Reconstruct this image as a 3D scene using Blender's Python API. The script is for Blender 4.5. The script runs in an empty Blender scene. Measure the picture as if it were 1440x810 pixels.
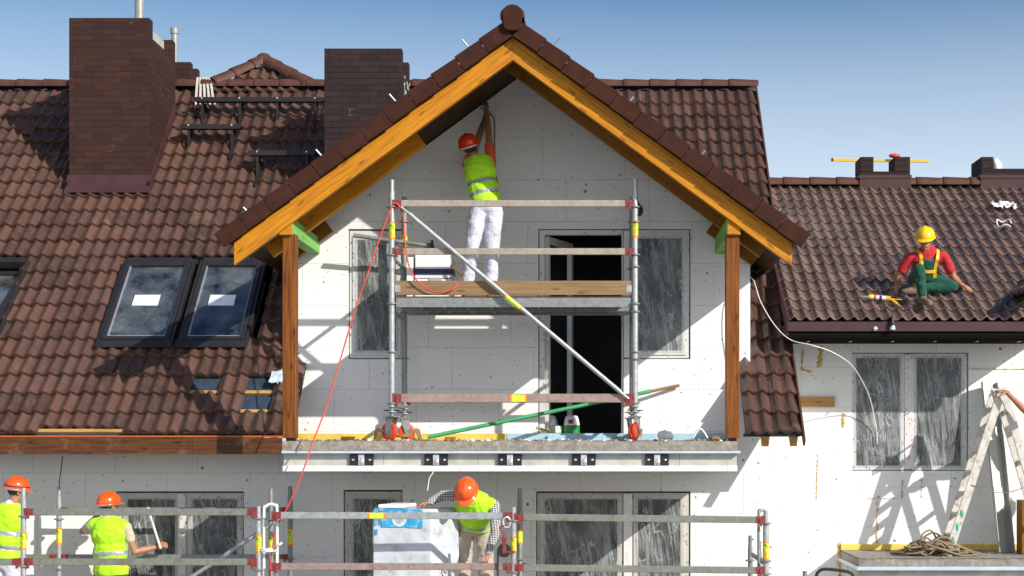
import bpy, bmesh, math, random
from mathutils import Vector, Matrix, noise
random.seed(7)
V3 = Vector
sc = bpy.context.scene
COL = sc.collection
PI = math.pi
ZC = 3.0                      # eye height
F, HX, HY = 2200.0, 830.0, 620.0

def P(px, py, Y):             # world point at depth Y for a pixel of the survey photo
    return V3(((px - HX) * Y / F, Y, ZC + (HY - py) * Y / F))
def PX(px, Y): return (px - HX) * Y / F
def PZ(py, Y): return ZC + (HY - py) * Y / F

# ------------------------------------------------------------------ mesh builder
class MB:
    def __init__(s): s.v = []; s.f = []; s.m = []; s.uv = []; s.rnd = []; s.cr = 0.5
    def add(s, vs, fs, mat=0, uvs=None):
        o = len(s.v)
        s.v += [V3(p) for p in vs]; s.rnd += [s.cr] * len(vs)
        for i, f in enumerate(fs):
            s.f.append([o + k for k in f]); s.m.append(mat)
            s.uv.append(uvs[i] if uvs else None)
    def box(s, x0, x1, y0, y1, z0, z1, mat=0):
        s.obox(V3(((x0+x1)/2, (y0+y1)/2, (z0+z1)/2)), V3(((x1-x0)/2, 0, 0)), V3((0, (y1-y0)/2, 0)), V3((0, 0, (z1-z0)/2)), mat)
    def obox(s, c, a, b, d, mat=0):           # half-vectors; UV u runs along a
        vs = [c + a*i + b*j + d*k for i in (-1, 1) for j in (-1, 1) for k in (-1, 1)]
        fs = [(0, 1, 3, 2), (4, 6, 7, 5), (0, 4, 5, 1), (2, 3, 7, 6), (0, 2, 6, 4), (1, 5, 7, 3)]
        if a.cross(b).dot(d) < 0: fs = [f[::-1] for f in fs]
        la, lb, ld = a.length, b.length, d.length
        q = [((i*la), (j*lb) + (k*ld)*1.0) for i in (-1, 1) for j in (-1, 1) for k in (-1, 1)]
        ox = (c.x*3.1 + c.y*1.7) ; oy = (c.z*2.3 + c.x*.7)
        uvs = [[(q[k][0] + ox, q[k][1] + oy) for k in f] for f in fs]
        s.add(vs, fs, mat, uvs)
    def beam(s, p0, p1, w, h, up=(0, 0, 1), mat=0):   # w across, h along 'up'
        p0, p1, up = V3(p0), V3(p1), V3(up)
        d = (p1 - p0); L = d.length; d.normalize()
        side = d.cross(up).normalized(); u = side.cross(d).normalized()
        s.obox((p0+p1)/2, d*(L/2), side*(w/2), u*(h/2), mat)
    def tube(s, p0, p1, r, n=12, r1=None, mat=0, cap=True):
        s.path([V3(p0), V3(p1)], r, n, mat, cap, r1)
    def path(s, pts, r, n=8, mat=0, cap=True, r1=None):
        pts = [V3(p) for p in pts]; m = len(pts); vs = []
        t0 = (pts[1]-pts[0]).normalized()
        a = V3((0, 0, 1)) if abs(t0.z) < .9 else V3((1, 0, 0))
        u = t0.cross(a).normalized()
        for i, p in enumerate(pts):
            t = (pts[min(i+1, m-1)] - pts[max(i-1, 0)]).normalized()
            u = (u - t*u.dot(t)).normalized(); w = t.cross(u)
            rr = r if r1 is None else r + (r1-r)*i/(m-1)
            for k in range(n):
                an = 2*PI*k/n
                vs.append(p + (u*math.cos(an) + w*math.sin(an))*rr)
        fs = []
        for i in range(m-1):
            for k in range(n):
                k2 = (k+1) % n
                fs.append((i*n+k, i*n+k2, (i+1)*n+k2, (i+1)*n+k))
        if cap:
            fs.append(tuple(range(n))[::-1]); fs.append(tuple(range((m-1)*n, m*n)))
        s.add(vs, fs, mat)
    def lathe(s, c, ax, prof, n=20, mat=0, sq=None):     # prof: list of (r, t along axis)
        c, ax = V3(c), V3(ax).normalized()
        a = V3((0, 0, 1)) if abs(ax.z) < .9 else V3((1, 0, 0))
        u = ax.cross(a).normalized(); w = ax.cross(u)
        vs = []
        for r, t in prof:
            for k in range(n):
                an = 2*PI*k/n
                vs.append(c + ax*t + (u*math.cos(an) + w*math.sin(an))*max(r, 1e-4))
        fs = []
        for i in range(len(prof)-1):
            for k in range(n):
                k2 = (k+1) % n
                fs.append((i*n+k, i*n+k2, (i+1)*n+k2, (i+1)*n+k))
        m = len(prof)
        fs.append(tuple(range(n))[::-1]); fs.append(tuple(range((m-1)*n, m*n)))
        s.add(vs, fs, mat)
    def capsule(s, p0, p1, r0, r1, n=14):
        p0, p1 = V3(p0), V3(p1); d = p1-p0; L = max(d.length, 1e-4)
        prof = [(r0*math.sin(t), -r0*math.cos(t)) for t in (0.05, .5, 1.0, PI/2)]
        prof += [(r1*math.cos(t), L + r1*math.sin(t)) for t in (0, .5, 1.0, 1.52)]
        s.lathe(p0, d, prof, n)
    def ell(s, c, r, R=None, n=16, m=10):
        c = V3(c); R = R or (V3((1, 0, 0)), V3((0, 1, 0)), V3((0, 0, 1)))
        vs = [c - R[2]*r[2]]
        for i in range(1, m):
            t = PI*i/m
            for k in range(n):
                a = 2*PI*k/n
                vs.append(c + R[0]*(r[0]*math.sin(t)*math.cos(a)) + R[1]*(r[1]*math.sin(t)*math.sin(a)) - R[2]*(r[2]*math.cos(t)))
        vs.append(c + R[2]*r[2])
        fs = [(0, 1+(k+1) % n, 1+k) for k in range(n)]
        for i in range(m-2):
            for k in range(n):
                k2 = (k+1) % n
                fs.append((1+i*n+k, 1+i*n+k2, 1+(i+1)*n+k2, 1+(i+1)*n+k))
        e = len(vs)-1; b = 1+(m-2)*n
        fs += [(b+k, b+(k+1) % n, e) for k in range(n)]
        s.add(vs, fs)
    def prism(s, poly, y0, y1, mat=0):        # polygon in XZ extruded along Y
        n = len(poly)
        vs = [V3((x, y0, z)) for x, z in poly] + [V3((x, y1, z)) for x, z in poly]
        fs = [tuple(range(n)), tuple(range(2*n-1, n-1, -1))]
        fs += [(i, n+i, n+(i+1) % n, (i+1) % n) for i in range(n)]
        s.add(vs, fs, mat)
    def extr(s, poly, d, mat=0):              # 3-D polygon extruded by vector
        n = len(poly); d = V3(d)
        vs = [V3(p) for p in poly] + [V3(p)+d for p in poly]
        fs = [tuple(range(n)), tuple(range(2*n-1, n-1, -1))]
        fs += [(i, n+i, n+(i+1) % n, (i+1) % n) for i in range(n)]
        s.add(vs, fs, mat)
    def build(s, name, mat, parent=None, smooth=False, bevel=0, weld=False, fix=True, seg=2):
        base = wloc(parent)
        me = bpy.data.meshes.new(name)
        me.from_pydata([tuple(p-base) for p in s.v], [], s.f)
        mats = mat if isinstance(mat, (list, tuple)) else [mat]
        for m in mats: me.materials.append(m)
        me.polygons.foreach_set('material_index', s.m)
        uv = me.uv_layers.new(name='UVMap')
        for p, u in zip(me.polygons, s.uv):
            for j, li in enumerate(p.loop_indices):
                if u: uv.data[li].uv = u[j]
                else:
                    co = me.vertices[me.loops[li].vertex_index].co
                    uv.data[li].uv = (co.x+co.y, co.z)
        at = me.attributes.new('rnd', 'FLOAT', 'POINT'); at.data.foreach_set('value', s.rnd)
        if fix or weld:
            bm = bmesh.new(); bm.from_mesh(me)
            if weld: bmesh.ops.remove_doubles(bm, verts=bm.verts, dist=1e-4)
            if fix: bmesh.ops.recalc_face_normals(bm, faces=bm.faces)
            bm.to_mesh(me); bm.free()
        return link(name, me, parent, smooth, bevel, seg)

def wloc(o):
    r = V3((0, 0, 0))
    while o is not None: r = r + o.location; o = o.parent
    return r
def link(name, me, parent=None, smooth=False, bevel=0, seg=2):
    o = bpy.data.objects.new(name, me); COL.objects.link(o)
    if parent is not None: o.parent = parent
    if smooth:
        me.polygons.foreach_set('use_smooth', [True]*len(me.polygons))
        if smooth != 'all':
            try: me.set_sharp_from_angle(angle=math.radians(42))
            except Exception: pass
    if bevel:
        b = o.modifiers.new('bevel', 'BEVEL'); b.width = bevel; b.segments = seg; b.limit_method = 'ANGLE'; b.angle_limit = math.radians(40)
        b.harden_normals = False
    return o
def thing(name, label, cat, loc, group=None):
    o = bpy.data.objects.new(name, None); COL.objects.link(o); o.location = V3(loc); o.empty_display_size = .2
    o['label'] = label; o['category'] = cat
    if group: o['group'] = group
    return o
def tag(o, label, cat, group=None):
    o['label'] = label; o['category'] = cat
    if group: o['group'] = group
    return o
def struct(o): o['kind'] = 'structure'; return o
def origin_to(o, p):          # move a top-level mesh's origin to p
    p = V3(p); o.data.transform(Matrix.Translation(-p)); o.location = p; return o
def cat_curve(pts, n=10):     # Catmull-Rom
    pts = [V3(p) for p in pts]; q = [pts[0]*2-pts[1]] + pts + [pts[-1]*2-pts[-2]]; out = []
    for i in range(1, len(q)-2):
        a, b, c, d = q[i-1:i+3]
        for k in range(n):
            t = k/n
            out.append(.5*((2*b) + (c-a)*t + (2*a-5*b+4*c-d)*t*t + (3*b-a-3*c+d)*t**3))
    out.append(pts[-1]); return out

# ------------------------------------------------------------------ materials
class NT:
    def __init__(s, name):
        s.m = bpy.data.materials.new(name); s.m.use_nodes = True; s.t = s.m.node_tree
        s.b = s.t.nodes['Principled BSDF']; s.out = s.t.nodes['Material Output']
    def n(s, typ, ins=None, **kw):
        nd = s.t.nodes.new(typ)
        for k, v in kw.items(): setattr(nd, k, v)
        for k, v in (ins or {}).items(): s.set(nd, k, v)
        return nd
    def set(s, nd, k, v):
        if hasattr(v, 'outputs'): v = v.outputs[0]
        if isinstance(v, bpy.types.NodeSocket): s.t.links.new(v, nd.inputs[k])
        else:
            if isinstance(v, (tuple, list)) and len(v) == 3 and nd.inputs[k].type == 'RGBA': v = tuple(v)+(1,)
            nd.inputs[k].default_value = v
    def obj(s): return s.n('ShaderNodeTexCoord').outputs['Object']
    def uv(s): return s.n('ShaderNodeTexCoord').outputs['UV']
    def map(s, vec, scale=(1, 1, 1), rot=(0, 0, 0), loc=(0, 0, 0)):
        return s.n('ShaderNodeMapping', {'Vector': vec, 'Scale': scale, 'Rotation': rot, 'Location': loc}).outputs[0]
    def noise(s, vec, scale=5, detail=4, rough=.55, dist=0):
        return s.n('ShaderNodeTexNoise', {'Vector': vec, 'Scale': scale, 'Detail': detail, 'Roughness': rough, 'Distortion': dist}).outputs['Fac']
    def ramp(s, fac, a, b, ca=(0, 0, 0), cb=(1, 1, 1)):
        r = s.n('ShaderNodeValToRGB', {'Fac': fac}); e = r.color_ramp.elements
        e[0].position = a; e[1].position = b; e[0].color = tuple(ca)+(1,); e[1].color = tuple(cb)+(1,)
        return r.outputs['Color']
    def mix(s, fac, a, b, mode='MIX'):
        nd = s.t.nodes.new('ShaderNodeMix'); nd.data_type = 'RGBA'; nd.blend_type = mode; nd.clamp_factor = True
        for sock, v in ((nd.inputs[0], fac), (nd.inputs[6], a), (nd.inputs[7], b)):
            if isinstance(v, bpy.types.NodeSocket): s.t.links.new(v, sock)
            else: sock.default_value = (tuple(v)+(1,)) if isinstance(v, (tuple, list)) and len(v) == 3 else v
        return nd.outputs[2]
    def math(s, op, a, b=0):
        nd = s.n('ShaderNodeMath', operation=op); s.set(nd, 0, a); s.set(nd, 1, b); return nd.outputs[0]
    def bump(s, h, strength=.3, dist=.01):
        nd = s.n('ShaderNodeBump', {'Height': h, 'Strength': strength, 'Distance': dist}); s.t.links.new(nd.outputs[0], s.b.inputs['Normal'])
    def fin(s, color, rough=.6, metal=0, spec=None, **kw):
        s.set(s.b, 'Base Color', color); s.set(s.b, 'Roughness', rough); s.set(s.b, 'Metallic', metal)
        if spec is not None: s.set(s.b, 'Specular IOR Level', spec)
        for k, v in kw.items(): s.set(s.b, k, v)
        return s.m

def mottled(name, c, var=.25, scale=6, rough=.6, metal=0, bump=.15, spec=None, dirt=None, dirt_amt=.5, bdist=.004):
    t = NT(name); o = t.obj()
    n1 = t.noise(o, scale, 5); n2 = t.noise(o, scale*7, 3)
    c0 = tuple(x*(1-var) for x in c); c1 = tuple(min(1, x*(1+var)) for x in c)
    col = t.mix(t.ramp(n1, .3, .7), c0, c1)
    if dirt:
        d = t.ramp(t.noise(o, scale*1.7, 6, .65), .52, .7)
        col = t.mix(t.math('MULTIPLY', d, dirt_amt), col, dirt)
    if bump: t.bump(t.math('ADD', n1, n2), bump, bdist)
    return t.fin(col, rough, metal, spec)

def wood(name, c, dark, rough=.5, sc_=1.0, stain=None, stain_amt=.5):
    t = NT(name); u = t.uv()
    g = t.noise(t.map(u, (1.2*sc_, 28*sc_, 1)), 1.6, 5, .6, .8)
    fine = t.noise(t.map(u, (5, 160, 1)), 1, 3)
    big = t.noise(t.map(u, (1.3, 2.2, 1)), 1.2, 3)
    col = t.mix(t.ramp(g, .42, .64), c, dark)
    col = t.mix(t.math('MULTIPLY', t.ramp(fine, .45, .75), .35), col, dark)
    vn = t.n('ShaderNodeTexVoronoi', {'Vector': t.map(u, (1.7, 5.5, 1)), 'Scale': 1.0}, voronoi_dimensions='2D'); v = vn.outputs['Distance']
    col = t.mix(t.math('MULTIPLY', t.ramp(v, .05, .11, (1, 1, 1), (0, 0, 0)), .7), col, tuple(x*.45 for x in dark))
    col = t.mix(t.math('MULTIPLY', t.ramp(big, .35, .75), .35), col, dark)
    if stain: col = t.mix(t.math('MULTIPLY', t.ramp(t.noise(t.map(u, (3, 3, 1)), 1.5, 6, .7), .55, .68), stain_amt), col, stain)
    t.bump(t.math('ADD', g, fine), .2, .003)
    return t.fin(col, rough, 0, .25)

def tile_mat(name, c, dusty):
    t = NT(name); o = t.obj()
    r = t.n('ShaderNodeAttribute', attribute_name='rnd').outputs['Fac']
    big = t.noise(o, .9, 4); fine = t.noise(o, 40, 4, .7); mid = t.noise(t.map(o, (6, 2, 2)), 3, 5, .65)
    col = t.mix(t.ramp(r, 0, 1), tuple(x*.60 for x in c), (c[0]*1.28, c[1]*1.18, c[2]*1.14))
    col = t.mix(t.math('MULTIPLY', t.ramp(mid, .45, .75), .5), col, dusty)
    col = t.mix(t.math('MULTIPLY', t.ramp(fine, .64, .76), .28), col, tuple(min(1, x*2.0) for x in dusty))
    col = t.mix(t.math('MULTIPLY', t.ramp(fine, .36, .28, (0, 0, 0), (1, 1, 1)), .3), col, tuple(x*.4 for x in c))
    col = t.mix(t.math('MULTIPLY', t.ramp(t.noise(o, 1.6, 6, .7), .60, .74), .40), col, (.30, .24, .21))
    rg = t.ramp(big, .3, .7, (.22, .22, .22), (.42, .42, .42))
    t.bump(t.math('ADD', fine, mid), .22, .004)
    return t.fin(col, rg, 0, .38)

def eps_mat(name, base=(.80, .80, .79), foam=0.0, off=(0, 0)):
    t = NT(name); o = t.obj()
    sx = t.n('ShaderNodeSeparateXYZ', {'Vector': o})
    row = t.math('FLOOR', t.math('DIVIDE', t.math('ADD', sx.outputs[2], off[1]), .52))
    jog = t.math('MULTIPLY', t.math('SINE', t.math('MULTIPLY', row, 12.9)), .33)
    vec = t.n('ShaderNodeCombineXYZ', {'X': t.math('ADD', t.math('ADD', t.math('ADD', sx.outputs[0], sx.outputs[1]), off[0]), jog), 'Y': t.math('ADD', sx.outputs[2], off[1])}).outputs[0]
    wob = t.noise(o, 1.3, 2)
    b = t.n('ShaderNodeTexBrick', {'Vector': vec, 'Scale': 1.0, 'Mortar Size': .0028, 'Mortar Smooth': .25, 'Brick Width': 1.02, 'Row Height': .52, 'Bias': 0.0,
            'Color1': (1, 1, 1), 'Color2': (.93, .93, .93), 'Mortar': (0, 0, 0)})
    b.offset = .37; b.offset_frequency = 2
    seam = t.math('MULTIPLY', b.outputs['Fac'], t.ramp(t.noise(o, 1.5, 5, .75), .46, .64))
    board = t.mix(.35, base, t.mix(1.0, b.outputs['Color'], base, 'MULTIPLY'))
    n1 = t.noise(o, 1.1, 5, .6)
    col = t.mix(t.math('MULTIPLY', t.ramp(n1, .45, .75), .10), board, (.62, .61, .58))
    seamcol = t.mix(t.ramp(t.noise(o, .8, 2), .60-.3*foam, .66), (.22, .21, .18), (.62, .45, .16)) if foam else (.2, .19, .17)
    col = t.mix(t.math('MULTIPLY', seam, .72), col, seamcol)
    # dowel heads and dirt specks
    for scl, rad, amt, c in ((2.6, .055, .9, (.10, .09, .08)), (5.2, .075, .85, (.10, .09, .08)), (11, .11, .75, (.17, .16, .14)), (24, .13, .5, (.25, .24, .22))):
        v = t.n('ShaderNodeTexVoronoi', {'Vector': t.map(o, (1, .02, 1), loc=(scl*.37, 0, scl*.11)), 'Scale': scl, 'Randomness': 1})
        pick = t.ramp(t.n('ShaderNodeSeparateColor', {'Color': v.outputs['Color']}).outputs[0], .42, .44)
        d = t.math('MULTIPLY', t.ramp(v.outputs['Distance'], rad*.75, rad*1.15, (1, 1, 1), (0, 0, 0)), t.math('MULTIPLY', pick, amt))
        col = t.mix(d, col, c)
    sm = t.ramp(t.noise(o, 3.3, 6, .75), .66, .76)
    col = t.mix(t.math('MULTIPLY', sm, .38), col, (.35, .33, .29))
    tro = t.ramp(t.noise(t.map(o, (1.2, 1, 5)), 2.1, 5, .6, 1.0), .60, .66)
    col = t.mix(t.math('MULTIPLY', tro, .16), col, (.50, .50, .49))
    t.bump(t.math('ADD', t.math('MULTIPLY', t.noise(o, 90, 2), .25), t.math('MULTIPLY', seam, -1.5)), .25, .004)
    return t.fin(col, .85, 0, .25)

def brick_mat(name, c1, c2, mortar, bw=.26, rh=.086):
    t = NT(name); o = t.obj()
    sx = t.n('ShaderNodeSeparateXYZ', {'Vector': o})
    vec = t.n('ShaderNodeCombineXYZ', {'X': t.math('ADD', sx.outputs[0], sx.outputs[1]), 'Y': sx.outputs[2]}).outputs[0]
    b = t.n('ShaderNodeTexBrick', {'Vector': vec, 'Scale': 1.0, 'Mortar Size': .0035, 'Mortar Smooth': .2, 'Brick Width': bw, 'Row Height': rh,
            'Color1': c1, 'Color2': c2, 'Mortar': mortar})
    n1 = t.noise(o, 9, 5); n2 = t.noise(o, 2.0, 4, .7)
    col = t.mix(t.math('MULTIPLY', t.ramp(n1, .3, .7), .3), b.outputs['Color'], tuple(x*.6 for x in c1))
    eff = t.math('MULTIPLY', b.outputs['Fac'], t.ramp(n2, .62, .72))
    col = t.mix(t.math('MULTIPLY', eff, .45), col, (.40, .36, .34))
    t.bump(t.math('ADD', t.math('MULTIPLY', b.outputs['Fac'], -1), t.math('MULTIPLY', n1, .2)), .5, .006)
    return t.fin(col, .8, 0, .12)

def steel(name, c=(.5, .52, .52), metal=.55, rough=.45, rust=.25):
    t = NT(name); o = t.obj()
    n = t.noise(o, 18, 5, .65); n2 = t.noise(o, 5, 5, .7)
    col = t.mix(t.ramp(n, .3, .7), tuple(x*.75 for x in c), tuple(min(1, x*1.15) for x in c))
    col = t.mix(t.math('MULTIPLY', t.ramp(n2, .56, .68), rust), col, (.16, .09, .05))
    col = t.mix(t.math('MULTIPLY', t.ramp(t.noise(o, 31, 4, .7), .66, .72), .5), col, (.75, .75, .72))
    t.bump(n, .1, .002)
    return t.fin(col, t.ramp(n, .3, .7, (rough-.1,)*3, (rough+.12,)*3), metal)

def plain(name, c, rough=.5, metal=0, spec=None): return mottled(name, c, .12, 14, rough, metal, .06, spec)

def printed(name, base, marks, dens=.5, scale=(26, 26, 14), amt=.8):   # protective film with small printed marks
    t = NT(name); o = t.obj()
    v = t.n('ShaderNodeTexVoronoi', {'Vector': t.map(o, scale), 'Scale': 1.0})
    pick = t.ramp(t.n('ShaderNodeSeparateColor', {'Color': v.outputs['Color']}).outputs[0], 1-dens, 1-dens+.02)
    d = t.math('MULTIPLY', t.ramp(v.outputs['Distance'], .2, .3, (1, 1, 1), (0, 0, 0)), pick)
    col = t.mix(t.math('MULTIPLY', t.ramp(t.noise(o, 4, 4), .4, .7), .4), base, tuple(x*.7 for x in base))
    col = t.mix(t.math('MULTIPLY', d, amt), col, marks)
    return t.fin(col, .4)

def glass_mat(name, tint=(.55, .6, .62), refl=.12, col2=(.8, .85, .9), dust=0.0):
    t = NT(name); t.t.nodes.remove(t.b)
    tr = t.n('ShaderNodeBsdfTransparent', {'Color': tint}); gl = t.n('ShaderNodeBsdfGlossy', {'Color': col2, 'Roughness': .03})
    f = t.n('ShaderNodeFresnel', {'IOR': 1.5}).outputs[0]
    mx = t.n('ShaderNodeMixShader', {0: t.math('ADD', f, refl), 1: tr.outputs[0], 2: gl.outputs[0]})
    if dust:
        o = t.obj(); dn = t.math('MULTIPLY', t.math('ADD', t.ramp(t.noise(o, 2.2, 5, .65), .35, .75), t.math('MULTIPLY', t.ramp(t.noise(o, 30, 4, .7), .58, .75), .8)), dust)
        df = t.n('ShaderNodeBsdfDiffuse', {'Color': (.42, .45, .44)}); m2 = t.n('ShaderNodeMixShader', {0: dn, 1: mx.outputs[0], 2: df.outputs[0]}); mx = m2
    t.t.links.new(mx.outputs[0], t.out.inputs[0]); return t.m

def film_mat(name, seed, amt=.5):
    t = NT(name); t.t.nodes.remove(t.b); o = t.obj()
    o2 = t.map(o, (1, 1, 1), (0, .12, 0), (seed, 0, seed*.7))
    warp = t.n('ShaderNodeTexNoise', {'Vector': o2, 'Scale': 2.2, 'Detail': 2}).outputs['Color']
    vec = t.mix(.07, o2, warp, 'ADD')
    patch = t.ramp(t.noise(o2, 1.7, 4, .6), .42, .72)
    s1 = t.noise(t.map(vec, (42, 1, .9), (0, .05, 0)), 1, 5, .65, .25); s2 = t.noise(t.map(vec, (110, 1, 1.6), (0, -.13, 0)), 1, 3, .6, .2)
    s3 = t.noise(t.map(vec, (15, 1, 1.5), (0, .34, 0)), 1, 5, .65, .2)
    r1 = t.noise(t.map(vec, (7, 1, 2.3), (0, .45, 0), (seed, 0, 0)), 1, 3, .5, .9); r2 = t.noise(t.map(vec, (11, 1, 1.7), (0, -.55, 0), (0, 0, seed)), 1, 3, .5, .7)
    def ridge(n, w): return t.ramp(t.math('ABSOLUTE', t.math('SUBTRACT', n, .5)), 0.0, w, (1, 1, 1), (0, 0, 0))
    fold = t.math('MAXIMUM', t.math('MULTIPLY', ridge(r1, .022), .55), t.math('MULTIPLY', ridge(r2, .016), .45))
    m = t.math('MAXIMUM', t.math('MULTIPLY', t.ramp(s1, .58, .84), .6), t.math('MULTIPLY', t.ramp(s2, .62, .80), .35))
    m = t.math('MAXIMUM', m, t.math('MULTIPLY', fold, t.ramp(t.noise(o2, 2.6, 2), .38, .6)))
    m = t.math('MAXIMUM', m, t.math('MULTIPLY', t.ramp(s3, .48, .80), .55))
    m = t.math('ADD', t.math('ADD', t.math('MULTIPLY', m, amt), .12), t.math('MULTIPLY', patch, .24))
    df = t.n('ShaderNodeBsdfPrincipled', {'Base Color': (.70, .74, .74), 'Roughness': .38, 'Specular IOR Level': .3})
    tr = t.n('ShaderNodeBsdfTransparent', {'Color': (.93, .94, .95)})
    bp = t.n('ShaderNodeBump', {'Height': t.math('ADD', s1, s3), 'Strength': .8, 'Distance': .03}); t.t.links.new(bp.outputs[0], df.inputs['Normal'])
    mx = t.n('ShaderNodeMixShader', {0: m, 1: tr.outputs[0], 2: df.outputs[0]})
    t.t.links.new(mx.outputs[0], t.out.inputs[0]); return t.m

def cloth(name, c, var=.15, scale=10, rough=.85, dirt=None, check=None):
    t = NT(name); o = t.obj()
    n = t.noise(o, scale, 4); w = t.noise(o, 200, 2)
    col = t.mix(t.ramp(n, .3, .7), tuple(x*(1-var) for x in c), tuple(min(1, x*(1+var)) for x in c))
    if check:
        sx = t.n('ShaderNodeSeparateXYZ', {'Vector': o})
        a = t.math('ADD', sx.outputs[2], t.math('MULTIPLY', sx.outputs[1], .6))
        fx = t.math('GREATER_THAN', t.math('SINE', t.math('MULTIPLY', t.math('ADD', sx.outputs[0], t.math('MULTIPLY', sx.outputs[1], .3)), 210)), .1)
        fz = t.math('GREATER_THAN', t.math('SINE', t.math('MULTIPLY', a, 210)), .1)
        col = t.mix(t.math('MULTIPLY', t.math('ADD', fx, fz), .5), check, col)
    if dirt: col = t.mix(t.math('MULTIPLY', t.ramp(t.noise(o, 7, 6, .7), .55, .68), .6), col, dirt)
    cr = t.noise(t.map(o, (1, 1, 1.6)), 16, 3, .55, 1.2)
    t.bump(t.math('ADD', t.math('ADD', n, t.math('MULTIPLY', w, .1)), cr), .55, .022)
    m = t.fin(col, rough, 0, .3)
    t.set(t.b, 'Sheen Weight', .15)
    return m

M = {}
M['tile'] = tile_mat('brown concrete roof tile', (.112, .062, .047), (.190, .132, .108))
M['tile2'] = tile_mat('weathered brown roof tile', (.205, .135, .110), (.29, .225, .195))
M['cap'] = mottled('dark brown ridge tile', (.088, .037, .026), .25, 8, .6, 0, .2, .25)
M['verge'] = mottled('dark brown verge tile', (.046, .017, .011), .2, 8, .8, 0, .15, .12)
M['membrane'] = mottled('blue black roofing membrane', (.03, .05, .075), .3, 9, .5)
M['eps'] = eps_mat('white foam insulation board')
M['eps2'] = eps_mat('white foam insulation board with yellow foam joints', (.83, .83, .81), 1.0, (.45, .2))
M['epsclean'] = mottled('clean white foam', (.8, .8, .79), .05, 5, .85, 0, .1)
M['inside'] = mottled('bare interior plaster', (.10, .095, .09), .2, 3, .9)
M['brick'] = brick_mat('brown clinker brick', (.056, .027, .021), (.040, .019, .016), (.022, .011, .010))
M['brick2'] = brick_mat('dark brown clinker brick', (.042, .026, .026), (.029, .019, .020), (.010, .007, .007), .26, .084)
M['flash'] = mottled('brown sheet metal flashing', (.062, .027, .028), .2, 4, .5, .0, .05, .3)
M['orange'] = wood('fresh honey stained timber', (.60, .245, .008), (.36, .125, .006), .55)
M['rafter'] = wood('honey stained timber darkened for shade', (.30, .13, .014), (.19, .075, .008), .5)  # same honey timber, with the shade under the roof put into its colour
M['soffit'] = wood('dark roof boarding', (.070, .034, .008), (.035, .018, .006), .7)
M['column'] = wood('brown stained timber', (.26, .082, .010), (.10, .03, .006), .5)
M['fascia'] = wood('weathered brown timber board', (.135, .050, .014), (.045, .018, .009), .55, 1.0, (.28, .17, .10), .4)
M['strip'] = plain('orange stained edge strip', (.42, .09, .015), .5)
M['green_wood'] = wood('green preservative timber', (.235, .52, .13), (.16, .40, .09), .7)
M['plank'] = wood('grey brown plank', (.30, .19, .10), (.20, .12, .06), .75)
M['rawwood'] = wood('raw yellow timber', (.50, .30, .10), (.36, .19, .06), .7)
M['concrete'] = mottled('rough grey concrete', (.30, .265, .225), .3, 14, .95, 0, .9, None, (.12, .1, .085), .5, .012)
M['concrete2'] = mottled('smooth grey render', (.42, .43, .39), .18, 5, .9, 0, .2, None, (.25, .24, .2), .4)
M['flashlight'] = mottled('pale blue grey drip edge', (.52, .60, .68), .08, 8, .4, .2, .05)
M['yellow_ins'] = mottled('yellow foam insulation', (.72, .53, .10), .12, 6, .85, 0, .3)
M['blue_ins'] = mottled('pale blue foam insulation', (.36, .55, .64), .1, 5, .8, 0, .2, None, (.55, .6, .6), .5)
M['foam'] = mottled('yellow expanding foam', (.68, .48, .18), .2, 20, .8, 0, .8, None, None, .5, .02)
M['galv'] = steel('galvanised steel', (.42, .45, .45), .5, .42, .2)
M['galv_d'] = steel('dull galvanised steel', (.27, .285, .275), .45, .5, .35)
M['rail'] = steel('greenish worn steel rail', (.22, .23, .195), .3, .6, .45)
M['rail_r'] = steel('rusty red worn steel rail', (.33, .24, .21), .2, .65, .6)
M['plankrail'] = steel('worn tan grey rail', (.36, .31, .25), .12, .6, .2)
M['red'] = steel('worn red coupler paint', (.23, .035, .032), .1, .55, .7)
M['wheel_red'] = mottled('orange red caster wheel', (.72, .06, .02), .15, 12, .4, 0, .1, None, (.3, .12, .06), .35)
M['rust'] = mottled('rusty brake lever', (.28, .17, .08), .3, 20, .7, .2, .4)
M['tread'] = plain('dark brown painted grating', (.013, .008, .007), .6)
M['black'] = plain('black rubber', (.015, .015, .016), .5)
M['blackmetal'] = plain('black painted metal', (.02, .02, .022), .4, .2)
M['gutter'] = plain('matt black gutter', (.007, .006, .006), .85, 0, .08)
M['silver'] = plain('bright metal', (.7, .72, .74), .3, .7)
M['sticker'] = plain('fluorescent yellow green sticker', (.62, .80, .03), .5)
M['sticker_o'] = plain('fluorescent orange sticker', (.95, .24, .02), .5)
M['yellow'] = plain('yellow plastic', (.85, .46, .02), .4)
M['ink_black'] = plain('black print', (.02, .03, .02), .5)
M['ink_red'] = plain('red print', (.7, .08, .03), .5)
M['frame_dark'] = mottled('dark anthracite window cladding', (.035, .032, .034), .2, 6, .35, .3, .05)
M['frame'] = printed('white window frame with marked film', (.66, .67, .65), (.05, .05, .05), .42, (30, 30, 14), .75)
M['frame_d'] = printed('dusty window frame with marked film', (.56, .53, .48), (.07, .06, .05), .42, (30, 30, 14), .7)
M['frame_r'] = printed('window mullion with red printed film', (.72, .70, .69), (.5, .03, .09), .75, (30, 30, 18), .85)
M['pvc'] = plain('white plastic profile', (.72, .72, .70), .35)
M['glass'] = glass_mat('window glass', (.34, .38, .38), -.02)
M['skyglass'] = glass_mat('skylight glass', (.35, .42, .48), .14, (.6, .75, .9), .28)
M['film'] = [film_mat('crinkled plastic film %d' % i, 3.7*i, 1.0) for i in range(3)]
M['paper'] = plain('white paper notice', (.75, .77, .82), .7)
M['greyprofile'] = mottled('grey green sheet metal', (.40, .43, .39), .08, 4, .42, .25, .05)
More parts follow.
